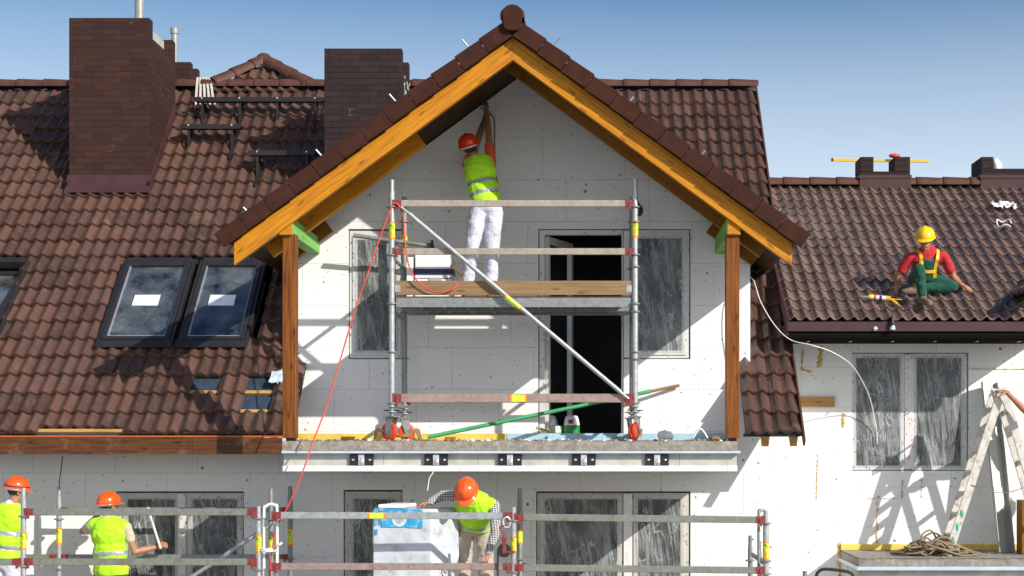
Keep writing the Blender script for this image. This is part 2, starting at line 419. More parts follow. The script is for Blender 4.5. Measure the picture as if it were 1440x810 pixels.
M['ladder'] = mottled('paint stained ladder wood', (.58, .56, .50), .15, 9, .7, 0, .2, None, (.22, .14, .08), .7)
M['rope'] = mottled('old brown rope', (.25, .19, .12), .3, 60, .9, 0, .6)
M['cable_red'] = plain('red cable sheath', (.62, .055, .03), .45)
M['cable_w'] = plain('white cable sheath', (.75, .74, .70), .45)
M['white'] = plain('white plastic', (.78, .78, .78), .5)
M['green_pole'] = mottled('green painted pole', (.03, .30, .11), .15, 9, .5, 0, .1, None, (.35, .3, .2), .35)
M['soil'] = mottled('trampled pale building sand', (.33, .32, .29), .3, 2, .95, 0, .6, None, (.08, .09, .04), .5, .03)
M['wrap'] = mottled('dusty white foam pack in film', (.52, .56, .60), .12, 4, .3, 0, .2, None, (.26, .27, .27), .7)
M['wrap_blue'] = mottled('blue printed film', (.03, .33, .60), .25, 9, .35, 0, .1, None, (.6, .72, .8), .75)
M['navy'] = plain('navy print band', (.02, .03, .09), .5)
M['pipe'] = plain('pale grey flue pipe', (.30, .30, .28), .45, .2)
# clothing
M['hivis'] = cloth('fluorescent yellow vest', (.42, .82, .015), .12, 8, .7, (.34, .52, .03))
M['reflect'] = plain('grey reflective tape', (.36, .38, .40), .4, .3)
M['helmet_o'] = plain('orange helmet plastic', (.86, .10, .012), .18, 0, .6)
M['helmet_r'] = plain('red orange helmet plastic', (.72, .045, .012), .22, 0, .6)
M['helmet_y'] = plain('yellow helmet plastic', (.88, .52, .01), .2, 0, .6)
M['skin'] = mottled('tanned skin', (.40, .185, .105), .12, 14, .5, 0, .1)
M['hair'] = mottled('dark hair', (.02, .015, .012), .3, 80, .6, 0, .5)
M['white_trousers'] = cloth('white work trousers', (.58, .60, .68), .10, 6, .85, (.5, .5, .55))
M['beige_trousers'] = cloth('beige work trousers', (.44, .37, .30), .12, 6, .85, (.3, .25, .2))
M['dark_trousers'] = cloth('dark work trousers', (.06, .065, .08), .2, 6)
M['green_cloth'] = cloth('green work dungarees', (.006, .078, .046), .2, 7, .85, (.04, .17, .10))
M['red_cloth'] = cloth('red t-shirt', (.47, .022, .032), .15, 7)
M['orange_cloth'] = cloth('orange red t-shirt', (.75, .10, .025), .1, 7)
M['beige_cloth'] = cloth('beige t-shirt', (.55, .47, .36), .1, 7)
M['white_cloth'] = cloth('white t-shirt', (.72, .74, .76), .06, 7)
M['plaid'] = cloth('checked black and white shirt', (.035, .035, .045), .15, 7, .85, None, (.55, .54, .52))
M['boot'] = mottled('dusty leather boot', (.17, .13, .085), .25, 12, .8, 0, .3)
M['eye'] = plain('dark eye', (.01, .01, .01), .2)
# ------------------------------------------------------------------ geometry helpers for houses
def wall_grid(mb, pieces, holes, y0, y1, mat=0):
    """pieces: (xa, xb, zbottom, top_at_xa, top_at_xb); holes: (x0,x1,z0,z1). A wall in XZ, thick from y0 to y1."""
    xs = set(); zs = set()
    for p in pieces: xs |= {p[0], p[1]}; zs |= {p[2]}
    for p in pieces:
        if abs(p[3]-p[4]) < 1e-6: zs |= {p[3]}
    for h in holes: xs |= {h[0], h[1]}; zs |= {h[2], h[3]}
    zs |= {max(max(p[3], p[4]) for p in pieces)+.01}
    xs = sorted(xs); zs = sorted(zs)
    vid = {}; pts = []; polys = []
    def vert(x, z):
        k = (round(x, 4), round(z, 4))
        if k not in vid: vid[k] = len(pts); pts.append((x, z))
        return vid[k]
    for i in range(len(xs)-1):
        xa, xb = xs[i], xs[i+1]; xm = (xa+xb)/2
        pc = [p for p in pieces if p[0] <= xm <= p[1]]
        if not pc: continue
        p = pc[0]
        top = lambda x: p[3] + (p[4]-p[3])*(x-p[0])/(p[1]-p[0])
        for j in range(len(zs)-1):
            za, zb = zs[j], zs[j+1]; zm = (za+zb)/2
            if zb <= p[2]+1e-6: continue
            if any(h[0] < xm < h[1] and h[2] < zm < h[3] for h in holes): continue
            poly = [(xa, za), (xb, za), (xb, zb), (xa, zb)]
            out = []
            for a, b in zip(poly, poly[1:]+poly[:1]):
                fa = top(a[0])-a[1]; fb = top(b[0])-b[1]
                if fa >= -1e-7: out.append(a)
                if (fa > 1e-7 and fb < -1e-7) or (fa < -1e-7 and fb > 1e-7):
                    t = fa/(fa-fb); out.append((a[0]+(b[0]-a[0])*t, a[1]+(b[1]-a[1])*t))
            if len(out) < 3: continue
            ids = []
            for q in out:
                k = vert(*q)
                if not ids or ids[-1] != k: ids.append(k)
            if ids[0] == ids[-1]: ids.pop()
            if len(ids) >= 3: polys.append(ids)
    n = len(pts)
    vs = [V3((x, y0, z)) for x, z in pts] + [V3((x, y1, z)) for x, z in pts]
    fs = [tuple(p) for p in polys] + [tuple(k+n for k in reversed(p)) for p in polys]
    ed = {}
    for p in polys:
        for a, b in zip(p, p[1:]+p[:1]): ed[(a, b)] = 1
    for (a, b) in ed:
        if (b, a) not in ed: fs.append((b, a, a+n, b+n))
    mb.add(vs, fs, mat)

def tile_field(mb, O, ux, us, x0, x1, s0, rows, tw, tl, keep, amp=.026, waves=2, n=16, thick=.056, jit=.0065, deck=None, hole=None, short=None, lift=.054):
    """rows of double-wave tiles from eave (s0) upward; keep(point) -> bool; deck: MB that gets the membrane below."""
    ux, us = V3(ux).normalized(), V3(us).normalized(); nn = ux.cross(us)
    if nn.z < 0: nn = -nn
    cols = int(math.ceil((x1-x0)/tw))
    for r in range(rows):
        for c in range(cols):
            xa = x1 - (c+1)*tw; sa = s0 + r*tl
            ctr = O + ux*(xa+tw/2) + us*(sa+tl/2)
            if not keep(ctr): continue
            if deck is not None:
                q = [O + ux*a + us*b - nn*.045 for a, b in ((xa, sa), (xa+tw, sa), (xa+tw, sa+tl), (xa, sa+tl))]
                deck.add(q, [(0, 1, 2, 3)])
            if hole and hole(r, c): continue
            sb = sa + tl + .05
            if short and short(r, c): sa += .085
            ra, rb = random.uniform(-jit, jit), random.uniform(-jit, jit); rs = random.uniform(-jit, jit)*1.5
            mb.cr = random.random()
            prof = []
            for k in range(n+1):
                t = k/n
                ph = t*waves*2*PI
                z = amp*(-math.cos(ph+.35) + .16*math.cos(2*ph+.7))
                prof.append((xa + .003 + (tw-.006)*t, z))
            prof = [(prof[0][0], prof[0][1]-.024)] + prof + [(prof[-1][0], prof[-1][1]-.024)]
            m = len(prof); vs = []
            for (ds, dz) in ((sa+rs+.004, lift-thick), (sa+rs, lift-.010), (sa+rs+.007, lift+.001), (sa+.5*tl, lift*.55), (sb, -.002)):
                for i, (x, z) in enumerate(prof):
                    tj = (i/(m-1))
                    vs.append(O + ux*x + us*ds + nn*(z + dz + ra*(1-tj) + rb*tj))
            fs = []
            for j in range(4):
                for i in range(m-1):
                    fs.append((j*m+i, j*m+i+1, (j+1)*m+i+1, (j+1)*m+i))
            mb.add(vs, fs)
    mb.cr = .5

def ridge_caps(mb, p0, p1, r=.115, L=.40, up=(0, 0, 1), sag=.0):
    p0, p1 = V3(p0), V3(p1); d = (p1-p0); tot = d.length; d.normalize(); up = V3(up)
    side = d.cross(up).normalized(); u = side.cross(d).normalized()
    k = 0; t = 0
    while t < tot-.05:
        e = min(t+L+.05, tot+.03); mb.cr = random.random()
        n = 12; vs = []
        for (tt, rr) in ((t, r*1.10), (t+.006, r*1.13), (t+.07, r*1.12), (e, r*.95)):
            for i in range(n+1):
                a = PI*(-.06 + 1.12*i/n)
                vs.append(p0 + d*tt + side*(math.cos(a)*rr) + u*(math.sin(a)*rr*.85))
        m = n+1
        fs = [(j*m+i, j*m+i+1, (j+1)*m+i+1, (j+1)*m+i) for j in range(3) for i in range(n)]
        fs.append(tuple(range(n+1)))
        mb.add(vs, fs); t += L
    mb.cr = .5

def window(parent, x0, x1, z0, z1, Y, lights, mull=(), film=True, frame='frame', mframe='frame_r', depth=.02, seed=0, name='window', sash=.055):
    """lights: list of glass rectangles (xa, xb, za, zb); mull: list of (xa, xb) full-height mullions."""
    yf = Y + depth
    root = None
    holes = [(a, b, c, d) for a, b, c, d in lights]
    mb = MB(); wall_grid(mb, [(x0, x1, z0, z1, z1)], holes, yf, yf+.07)
    root = mb.build(name, M[frame], parent, bevel=.004)
    m2 = MB()
    for a, b, c, d in lights:                       # proud sash profile round every light
        w = sash
        wall_grid(m2, [(a-w, b+w, c-w, d+w, d+w)], [(a+.002, b-.002, c+.002, d-.002)], yf-.016, yf-.0)
    m2.build('sash', M[frame], root, bevel=.004)
    if mull:
        m3 = MB()
        for a, b in mull: m3.box(a, b, yf-.026, yf-.0165, z0+.01, z1-.01)
        m3.build('mullion', M[mframe], root, bevel=.003)
    for i, (a, b, c, d) in enumerate(lights):
        g = MB(); g.box(a-.01, b+.01, yf+.03, yf+.04, c-.01, d+.01); g.build('pane', M['glass'], root)
        if film:
            f = MB(); nx, nz = 26, 34; vs = []
            for iz in range(nz+1):
                for ix in range(nx+1):
                    x = a-.03+(b-a+.06)*ix/nx; z = c-.03+(d-c+.06)*iz/nz
                    e = min(ix, nx-ix, iz, nz-iz)/6; e = min(1, e)
                    q = noise.noise(V3((x*9+seed, z*1.6, seed)))+.6*noise.noise(V3((x*22+z*4, z*3, seed+4)))
                    vs.append(V3((x, yf-.019-.004*e-abs(q)*.016*e, z)))
            fs = [(iz*(nx+1)+ix, iz*(nx+1)+ix+1, (iz+1)*(nx+1)+ix+1, (iz+1)*(nx+1)+ix) for iz in range(nz) for ix in range(nx)]
            f.add(vs, fs); f.build('plastic_film', M['film'][(i+seed) % 3], root, smooth='all')
    return root

# ================================================================== ground
g = MB(); g.add([V3((-900, -900, 0)), V3((900, -900, 0)), V3((900, 1500, 0)), V3((-900, 1500, 0))], [(0, 1, 2, 3)])
struct(g.build('ground', M['soil']))

# ================================================================== MAIN HOUSE
YW = 19.4                       # front wall plane
YE, ZE = 18.42, 3.0             # main roof plane: z = ZE + (y - YE), 45 degrees
XL, XR = -11.5, 2.51
YR = 23.8; ZR = ZE + YR - YE    # ridge
DX, DZ0, DS = -.8675, 7.69, .7366   # dormer ridge x, apex z, slope
def mainz(y): return ZE + y - YE
def dormz(x): return DZ0 - DS*abs(x-DX)
DWL, DWR = PX(417, YW), PX(1055, YW)
house = thing('townhouse', 'white insulated terraced house under renovation with a timber gable dormer and brown tiled roof', 'house', (-2.5, YW, 0))

# --- front wall with openings
lw = [  # lower windows x0,x1,z0,z1
    (PX(163, YW), PX(343, YW), .55, PZ(691, YW)),
    (PX(483, YW), PX(566, YW), .15, PZ(689, YW)),
    (PX(754, YW), PX(971, YW), .15, PZ(691, YW))]
gw = (PX(490, YW), PX(566, YW), PZ(505, YW), PZ(322, YW))
gd = (PX(757, YW), PX(877, YW), 3.02, PZ(322, YW))       # door
gr = (PX(877, YW), PX(971, YW), PZ(505, YW), PZ(322, YW))
RV = .17                                                  # wall top below roof plane
mb = MB()
holes = [h for h in lw] + [gw, gd, gr]
wall_grid(mb, [(XL, DWL, 0, 3.93, 3.93), (DWL, DX, 0, dormz(DWL)-RV, dormz(DX)-RV),
               (DX, DWR, 0, dormz(DX)-RV, dormz(DWR)-RV), (DWR, XR-.05, 0, 3.93, 3.93)], holes, YW, YW+.32)
mb.build('wall', M['eps'], house)
mb = MB()          # cheeks of the dormer, end walls, back wall
for x0, x1 in ((DWL+.003, DWL+.25), (DWR-.25, DWR-.003)):
    zt = dormz(x0 if x0 < DX else x1)-RV-.01
    poly = [(x0, YW+.322, 3.85), (x0, YW+.322, zt), (x0, zt+15.5, zt), (x0, YW+.45, 3.85)]
    mb.extr([V3(p) for p in poly], (x1-x0, 0, 0))
for x0, x1 in ((XL, XL+.3), (XR-.35, XR-.05)):
    poly = [(x0, YW+.322, 0), (x0, YW+.322, 3.85), (x0, YR, ZR-.25), (x0, 2*YR-YW-.3, 3.85), (x0, 2*YR-YW-.3, 0)]
    mb.extr([V3(p) for p in poly], (x1-x0, 0, 0))
mb.box(XL+.305, XR-.355, 2*YR-YW-.6, 2*YR-YW-.3, 0, 3.85)
mb.build('wall', M['eps'], house)
mb = MB()          # interior floors and partitions
mb.box(XL+.31, XR-.36, YW+.325, 27.5, 2.72, 2.985)
mb.box(XL+.31, XR-.36, 22.6, 22.7, .0, 2.7)
mb.box(XL+.31, XR-.36, 22.6, 22.7, 2.99, 6.8)
for xx in (-6.9, -4.1, -1.55, 1.95): mb.box(xx, xx+.12, YW+.33, 22.59, 0, 2.7)
mb.box(-2.0, -1.88, YW+.33, 22.59, 2.99, 5.9)
mb.box(.55, .67, YW+.33, 22.59, 2.99, 5.9)
mb.box(DWL+.26, DWR-.26, YW+.33, 22.59, 5.9, 6.0)
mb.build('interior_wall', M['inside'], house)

# strips of exposed insulation at the foot of the gable wall
mb = MB(); mb.box(PX(417, YW)+.01, PX(712, YW), YW-.03, YW-.003, 3.003, 3.092); mb.build('insulation_strip', M['yellow_ins'], house, bevel=.004)
mb = MB(); mb.box(PX(712, YW)+.004, PX(1022, YW), YW-.03, YW-.003, 3.003, 3.094)
mb.box(PX(770, YW), PX(862, YW), YW-.09, YW-.033, 3.003, 3.07); mb.build('insulation_strip', M['blue_ins'], house, bevel=.004)

# --- main roof tiles
us45 = V3((0, 1, 1)).normalized()
O = V3((0, YE, ZE))
CH1 = (PX(97, 21.9), PX(210, 21.9), 21.9, 23.28)
CH2 = (PX(456, 21.5), PX(565, 21.5), 21.5, 22.45)
def keep_main(p):
    if p.y > YR-.05: return False
    zz = dormz(p.x)-.12
    if DWL+.12 < p.x < DWR-.12 and p.y > YW+.1 and p.z < zz: return False
    if DWL+.12 < p.x < 1.70 and p.y < YW+.1: return False
    for a, b, c, d in SKY:
        if a-.05 < p.x < b+.05 and c+.1 < p.y < d+.17: return False
    for a, b, c, d in (CH1, CH2):
        if a+.1 < p.x < b-.1 and c+.05 < p.y < d-.1: return False
    return True
SKY = [(-8.45, -7.47, 19.63, 20.72), (-6.13, -5.27, 19.63, 20.72), (-5.12, -4.33, 19.63, 20.72)]
TW, TL = .335, .3335
def colx(px, py):          # tile column / row at a pixel of the main roof
    a = (HY-py)/F; Y = (YE)/(1-a); x = PX(px, Y); return int((XR-x)/TW), int(((Y-YE)*1.41421-.125)/TL)
H1 = colx(286, 536); H2 = colx(357, 558); H3 = colx(370, 545)
hole = lambda r, c: (r, c) in {(H1[1], H1[0]), (H2[1], H2[0]), (2, H2[0]-0), }
shortset = {(0, colx(px, 604)[0]) for px in (62, 98, 130, 160)}
tiles = MB(); deck = MB()
S0 = .125; rows = int(((YR-YE)*1.41421-S0+.1)/TL)
tile_field(tiles, O, (1, 0, 0), us45, XL, XR, S0, rows, TW, TL, keep_main, deck=deck, hole=hole, short=lambda r, c: (r, c) in shortset)
roof = tiles.build('roof', M['tile'], house, smooth=True, fix=False)
deck.add([V3((XL, YR, ZR-.03)), V3((XR, YR, ZR-.03)), V3((XR, 2*YR-YE, ZE)), V3((XL, 2*YR-YE, ZE))], [(0, 1, 2, 3)])
deck.add([V3((XL, YR-.3, ZR-.36)), V3((XR, YR-.3, ZR-.36)), V3((XR, YR, ZR-.03)), V3((XL, YR, ZR-.03))], [(0, 1, 2, 3)])
deck.build('roof_membrane', M['membrane'], roof, fix=False)
for r in range(0, 4):       # battens that show through the missing tiles
    s = r*TL+.06+S0; p = O + us45*s
    q = p + V3((0, .707, -.707))*.022 + V3((0, 0, 0))
    if r == 0: x0, x1 = XL+.1, DWL+.05
    else: x0, x1 = -4.9, DWL+.05
    bt = MB(); bt.beam((x0, q.y, q.z), (x1, q.y, q.z), .05, .03, (0, -.707, .707)); bt.build('batten', M['rawwood'], roof)
cp = MB(); ridge_caps(cp, (XL, YR, ZR+.015), (XR+.03, YR, ZR+.015)); cp.build('ridge_cap', M['cap'], roof, smooth=True)
vg = MB()       # right-hand verge board
vg.beam(O + us45*.0 + V3((XR+.012, 0, -.02)), O + us45*7.55 + V3((XR+.012, 0, -.02)), .025, .11, (0, -.707, .707)); vg.build('verge_board', M['cap'], roof, bevel=.004)
vt = MB(); vt.obox(V3((PX(42, 22.9), 22.9, mainz(22.9)+.07)), V3((.09, 0, 0)), us45*.11, V3((0, -.7, .7))*.03); vt.build('roof_vent', M['cap'], roof, bevel=.03)
# small hip behind the ridge
Yh = 24.28; zh = ZE + Yh - YE; xh = PX(372, Yh)
hx0, hx1 = PX(303, YR), PX(432, YR)
hip = MB()
def keep_hip(p):
    t = (p.y-(YR-.12))/(Yh-YR+.12)
    return 0 <= t < .99 and hx0+(xh-hx0)*t-.06 < p.x < hx1+(xh-hx1)*t+.06
tile_field(hip, O, (1, 0, 0), us45, hx0-.2, hx1+.2, S0+rows*TL-.34, 4, TW, TL, keep_hip)
for sgn, hx in ((-1, hx0), (1, hx1)):
    hip.add([V3((xh, Yh, zh)), V3((xh, Yh+4, zh)), V3((hx, Yh+4, ZR-.3)), V3((hx, YR, ZR))], [(0, 1, 2, 3)])
hip.build('rear_hip', M['tile'], roof, smooth=True, fix=False)
cp = MB()
ridge_caps(cp, (hx0-.03, YR-.02, ZR+.03), (xh, Yh, zh+.03), .125, .36); ridge_caps(cp, (hx1+.03, YR-.02, ZR+.03), (xh, Yh, zh+.03), .125, .36)
ridge_caps(cp, (xh, Yh-.08, zh+.04), (xh, Yh+2, zh+.04), .11)
cp.build('ridge_cap', M['cap'], roof, smooth=True)

# --- eave: fascia board, orange strip, soffit
for nm, m_, x0, x1, y0, y1, z0, z1 in (('fascia_board', 'fascia', XL, PX(397, 18.5), 18.5, 18.53, PZ(638.5, 18.5), PZ(615.5, 18.5)),
        ('edge_strip', 'strip', XL, PX(397, 18.5), 18.494, 18.53, PZ(615, 18.5), PZ(612.5, 18.5))):
    mb = MB()
    if nm == 'fascia_board':
        xx = x0
        while xx < x1-.05:
            e = min(xx+3.4, x1); mb.box(xx, e-.003, y0, y1, z0, z1); xx = e
    else: mb.box(x0, x1, y0, y1, z0, z1)
    mb.build(nm, M[m_], house, bevel=.003)
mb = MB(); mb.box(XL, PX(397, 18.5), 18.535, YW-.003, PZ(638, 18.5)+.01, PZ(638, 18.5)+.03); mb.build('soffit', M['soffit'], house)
for px in (1077, 1117):
    mb = MB(); x = PX(px, 18.62)
    mb.beam((x, 18.64, mainz(18.64)-.22), (x, YW-.003, mainz(YW-.003)-.22), .085, .19, (0, -.7, .7)); mb.build('rafter_tail', M['rawwood'], house, bevel=.004)
mb = MB(); mb.box(1.82, XR-.02, 18.56, 18.6, ZE+.05, ZE+.09); mb.build('batten', M['membrane'], house)

# --- skylights
def skylight(a, b, c, d, lift=0.0, paper=True):
    n = V3((0, -1, 1)).normalized(); A = V3((1, 0, 0)); U = us45
    s0, s1 = (c-YE)*1.41421, (d-YE)*1.41421
    def at(x, s, h): return O + A*x + U*s + n*h
    root = None
    mb = MB(); w = .066
    def bar(mb, x0, x1, sa, sb, h0, h1):
        ctr = at((x0+x1)/2, (sa+sb)/2, (h0+h1)/2); mb.obox(ctr, A*((x1-x0)/2), U*((sb-sa)/2), n*((h1-h0)/2))
    bar(mb, a-.05, b+.05, s0-.13, s0-.004, .055, .082)                  # bottom apron
    bar(mb, a-.045, a-.004, s0-.001, s1+.06, -.03, .075); bar(mb, b+.004, b+.045, s0-.001, s1+.06, -.03, .075); bar(mb, a, b, s1+.004, s1+.10, -.03, .09)
    bar(mb, a-.045, b+.045, s1+.101, s1+.42, -.05, -.03)
    root = mb.build('skylight', M['frame_dark'], house, bevel=.006)
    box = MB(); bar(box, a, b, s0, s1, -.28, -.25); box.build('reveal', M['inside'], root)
    def hin(p):                                                        # open sash turns about its middle axis
        if not lift: return p
        m = at((a+b)/2, (s0+s1)/2, .06); q = p-m; R = Matrix.Rotation(lift, 3, 'X'); return m + R @ q
    sash = MB()
    h0, h1 = .0, .095
    for (x0, x1, sa, sb) in ((a, a+w, s0, s1), (b-w, b, s0, s1), (a+w, b-w, s0, s0+w*.9), (a+w, b-w, s1-w, s1)):
        bar(sash, x0, x1, sa, sb, h0, h1)
    sash.v = [hin(p) for p in sash.v]
    sash.build('sash', M['frame_dark'], root, bevel=.008)
    tr = MB()
    for (x0, x1, sa, sb) in ((a+w, a+w+.012, s0+w, s1-w), (b-w-.012, b-w, s0+w, s1-w), (a+w+.012, b-w-.012, s0+w*.9, s0+w*.9+.03)):
        bar(tr, x0, x1, sa, sb, .03, .075)
    tr.v = [hin(p) for p in tr.v]; tr.build('glazing_bead', M['silver'], root)
    gl = MB(); bar(gl, a+w-.01, b-w+.01, s0+w-.01, s1-w+.01, .04, .05); gl.v = [hin(p) for p in gl.v]; gl.build('pane', M['skyglass'], root)
    if paper:
        pp = MB(); xm = (a+b)/2-.02; sm = s0+(s1-s0)*.52; bar(pp, xm-.165, xm+.165, sm-.105, sm+.105, .0515, .0535); pp.build('paper_notice', M['paper'], root)
    else:
        pp = MB(); bar(pp, b-w-.05, b-w-.02, s0+.3, s0+.8, .02, .03); pp.tube(at(b-w-.03, s0+.55, .05), at(b-.09, s0+.25, -.1), .012); pp.build('hinge_arm', M['silver'], root)
    return root
skylight(*SKY[1]); skylight(*SKY[2]); skylight(*SKY[0], lift=math.radians(-11), paper=False)

# --- chimneys
def chimney(parent, x0, x1, y0, y1, zt, zb, mat, notch=.24, tw=.2, flash_at=None, side_only=True, brickside=None):
    mb = MB()
    mb.box(x0, x1, y0, y0+tw, zb, zt); mb.box(x0, x1, y1-tw, y1, zb, zt)
    mb.box(x0, x1, y0+tw+.002, y1-tw-.002, zb, zt-notch)
    ch = mb.build('chimney', M[mat], parent, bevel=.006)
    c2 = MB(); c2.box(x0+.12, x1-.12, y0+tw+.001, y1-tw-.001, zt-notch+.002, zt-.02); c2.build('flue_block', M['concrete2'], ch, bevel=.01)
    return ch
ch1 = chimney(house, CH1[0], CH1[1], CH1[2], CH1[3], PZ(25, CH1[2]), 5.5, 'brick', .25, .18)
mb = MB(); z = mainz(CH1[2]); x0, x1 = CH1[0], CH1[1]
mb.box(x0-.02, x1+.02, CH1[2]-.02, CH1[2]-.003, z-.05, z+.24)
mb.obox(V3(((x0+x1)/2, CH1[2]-.06, z+.045)), V3(((x1-x0)/2+.035, 0, 0)), V3((0, .07, .07)), V3((0, -.006, .006)))
for xs in (x0-.012, x1+.012): mb.obox(V3((xs, (CH1[2]+CH1[3])/2, mainz((CH1[2]+CH1[3])/2)+.06)), V3((.009, 0, 0)), V3((0, .69, .69)), V3((0, -.08, .08)))
mb.build('flashing', M['flash'], ch1, bevel=.004)
mb = MB(); p = P(196, 25, 22.6); mb.tube((p.x, p.y, 8.4), (p.x, p.y, 9.7), .066, 20); mb.build('flue_pipe', M['pipe'], ch1, smooth=True)
ch2 = chimney(house, CH2[0], CH2[1], CH2[2], CH2[3], PZ(68, CH2[2]), 5.0, 'brick2', .26, .16)
mb = MB()
for k in range(60):
    yy = random.uniform(CH2[2]+.2, CH2[3]-.05); zz = random.uniform(7.3, 8.1); mb.ell((CH2[1]+.004, yy, zz), (.006, random.uniform(.015, .05), random.uniform(.012, .03)), n=7, m=5)
mb.build('mortar_dab', M['concrete2'], ch2)['kind'] = 'stuff'
chb = chimney(house, PX(222, 25.4), PX(268, 25.4), 25.4, 26.0, PZ(87, 25.4), 5.8, 'brick', .15, .15)
mb = MB(); p = P(245.5, 60, 25.9); zt = PZ(40, 25.9); mb.lathe((p.x, p.y, 8.0), (0, 0, 1), [(.055, 0), (.055, zt-8.1), (.068, zt-8.09), (.068, zt-8.0)], 18); mb.build('flue_pipe', M['pipe'], chb, smooth=True)
chc = MB(); chc.box(PX(275, 27), PX(292, 27), 27, 27.5, 6, PZ(111, 27)); chc.build('chimney', M['concrete2'], house, bevel=.01)

# --- roof treads
def tread(px0, px1, py):
    a = (HY-(py+20))/F; Y = YE/(1-a); zr = mainz(Y); z = PZ(py, Y-.12)
    x0, x1 = PX(px0, Y-.12), PX(px1, Y-.12)
    t = thing('roof_tread', {140: 'longest dark brown roof tread grating, nearest the ridge', 178: 'short dark brown roof tread beside the large chimney',
              215: 'dark brown roof tread reaching behind the dormer roof edge'}[py], 'roof step', ((x0+x1)/2, Y, zr), 'treads on the left roof')
    mb = MB()
    for k in range(7): mb.box(x0, x1, Y-.24+k*.035, Y-.225+k*.035, z-.03, z)
    n = int((x1-x0)/.035)
    for k in range(n+1): x = x0+(x1-x0)*k/n; mb.box(x-.004, x+.004, Y-.24, Y-.012, z-.028, z-.004)
    mb.box(x0, x1, Y-.245, Y-.2401, z-.055, z+.012)
    mb.build('grating', M['tread'], t)
    nb = max(2, int((x1-x0)/.62)+1)
    for k in range(nb):
        x = x0+.12+(x1-x0-.24)*k/(nb-1); mb = MB()
        mb.beam((x, Y-.2, z-.032), (x, Y-.2, mainz(Y-.2)+.03), .035, .03, (0, 1, 0)); mb.beam((x, Y-.02, z-.04), (x, Y-.26, mainz(Y-.26)+.035), .03, .02, (0, 1, 0))
        mb.beam((x, Y-.38, mainz(Y-.38)+.045), (x, Y+.05, mainz(Y+.05)+.045), .035, .012, (0, -1, 1))
        b = mb.build('bracket', M['tread'], t)
        sb = MB(); sb.ell((x, Y-.247, z-.005), (.014, .006, .014), n=8, m=6); sb.build('screw_head', M['silver'], b)
tread(275, 456, 140); tread(256, 340, 178); tread(352, 445, 215)

# --- gable dormer roof
YF = 17.45; droof = None
def keep_d(p): return mainz(p.y) < p.z + .15 and p.y < 23.3
for sg in (-1, 1):
    us = V3((-sg, 0, DS)).normalized(); Od = V3((DX+sg*3.21, 0, DZ0-DS*3.21-.075))
    dorm = MB(); tile_field(dorm, Od, (0, 1, 0), us, YF+.06, YF+.06+17*TW, 0, 11, TW, TL, keep_d, n=10)
    droof = dorm.build('dormer_roof', M['tile'], house, smooth=True, fix=False)
mb = MB()
for sg in (-1, 1):
    xe = DX+sg*3.17; ze = dormz(xe); o = .115
    A = V3((xe, YF+.05, ze-o)); B = V3((DX, YF+.05, DZ0-o)); C = V3((DX, DZ0-o+15.42, DZ0-o)); D = V3((xe, ze-o+15.42, ze-o))
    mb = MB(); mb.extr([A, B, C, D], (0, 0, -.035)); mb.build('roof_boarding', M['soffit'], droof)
cp = MB(); ridge_caps(cp, (DX, YF-.02, DZ0+.05), (DX, 22.9, DZ0+.05), .122, .40)
cp.build('ridge_cap', M['cap'], droof, smooth=True)
ec = MB()        # rounded end disc under the first ridge cap
prof = []
for i in range(25):
    a = PI*i/24; prof.append((DX+math.cos(a)*.118, DZ0+.055+math.sin(a)*.112))
low = [(DX-.095, DZ0-.10), (DX-.045, DZ0-.125), (DX+.045, DZ0-.125), (DX+.095, DZ0-.10)]
ec.prism(prof + low, YF-.055, YF-.02); ec.build('ridge_end_disc', M['verge'], droof, bevel=.012, seg=3)
for sg in (-1, 1):
    vt = MB(); d = V3((sg, 0, -DS)).normalized(); n = V3((sg*DS, 0, 1)).normalized()
    L = 3.27*math.sqrt(1+DS*DS); k = 12; seg = (L-.0)/k
    for i in range(k):
        s0 = .10 + i*seg*.985; s1 = s0+seg*.985-.006
        p = V3((DX, YF, DZ0)); tilt = .016
        a0 = p + d*s0 + n*(.045+random.uniform(-.004, .004)); a1 = p + d*s1 + n*(.045+tilt)
        vs = [a0, a1, a1-n*.185, a0-n*.185]
        vt.extr(vs, (0, .032, 0)); 
        tl = [a0, a1, a1-n*.03, a0-n*.03]; vt.extr([q+V3((0, .0325, 0)) for q in tl], (0, .16, 0))
    vt.build('verge_tile', M['verge'], droof, bevel=.006)
# storm clips along the verge
for px, py in ((344, 293), (446, 212), (549, 134), (651, 57), (787, 54), (890, 137), (990, 213), (1097, 294)):
    s = 1 if px > 720 else -1
    p = P(px, py, YF+.03) - V3((s*DS, 0, 1)).normalized()*.028; q = p + V3((s*.028, -.015, .032)); r_ = p - V3((s*.04, 0, .045))
    mb = MB(); mb.tube(r_, q, .010, 8); mb.build('storm_clip', M['galv'], droof, smooth=True)
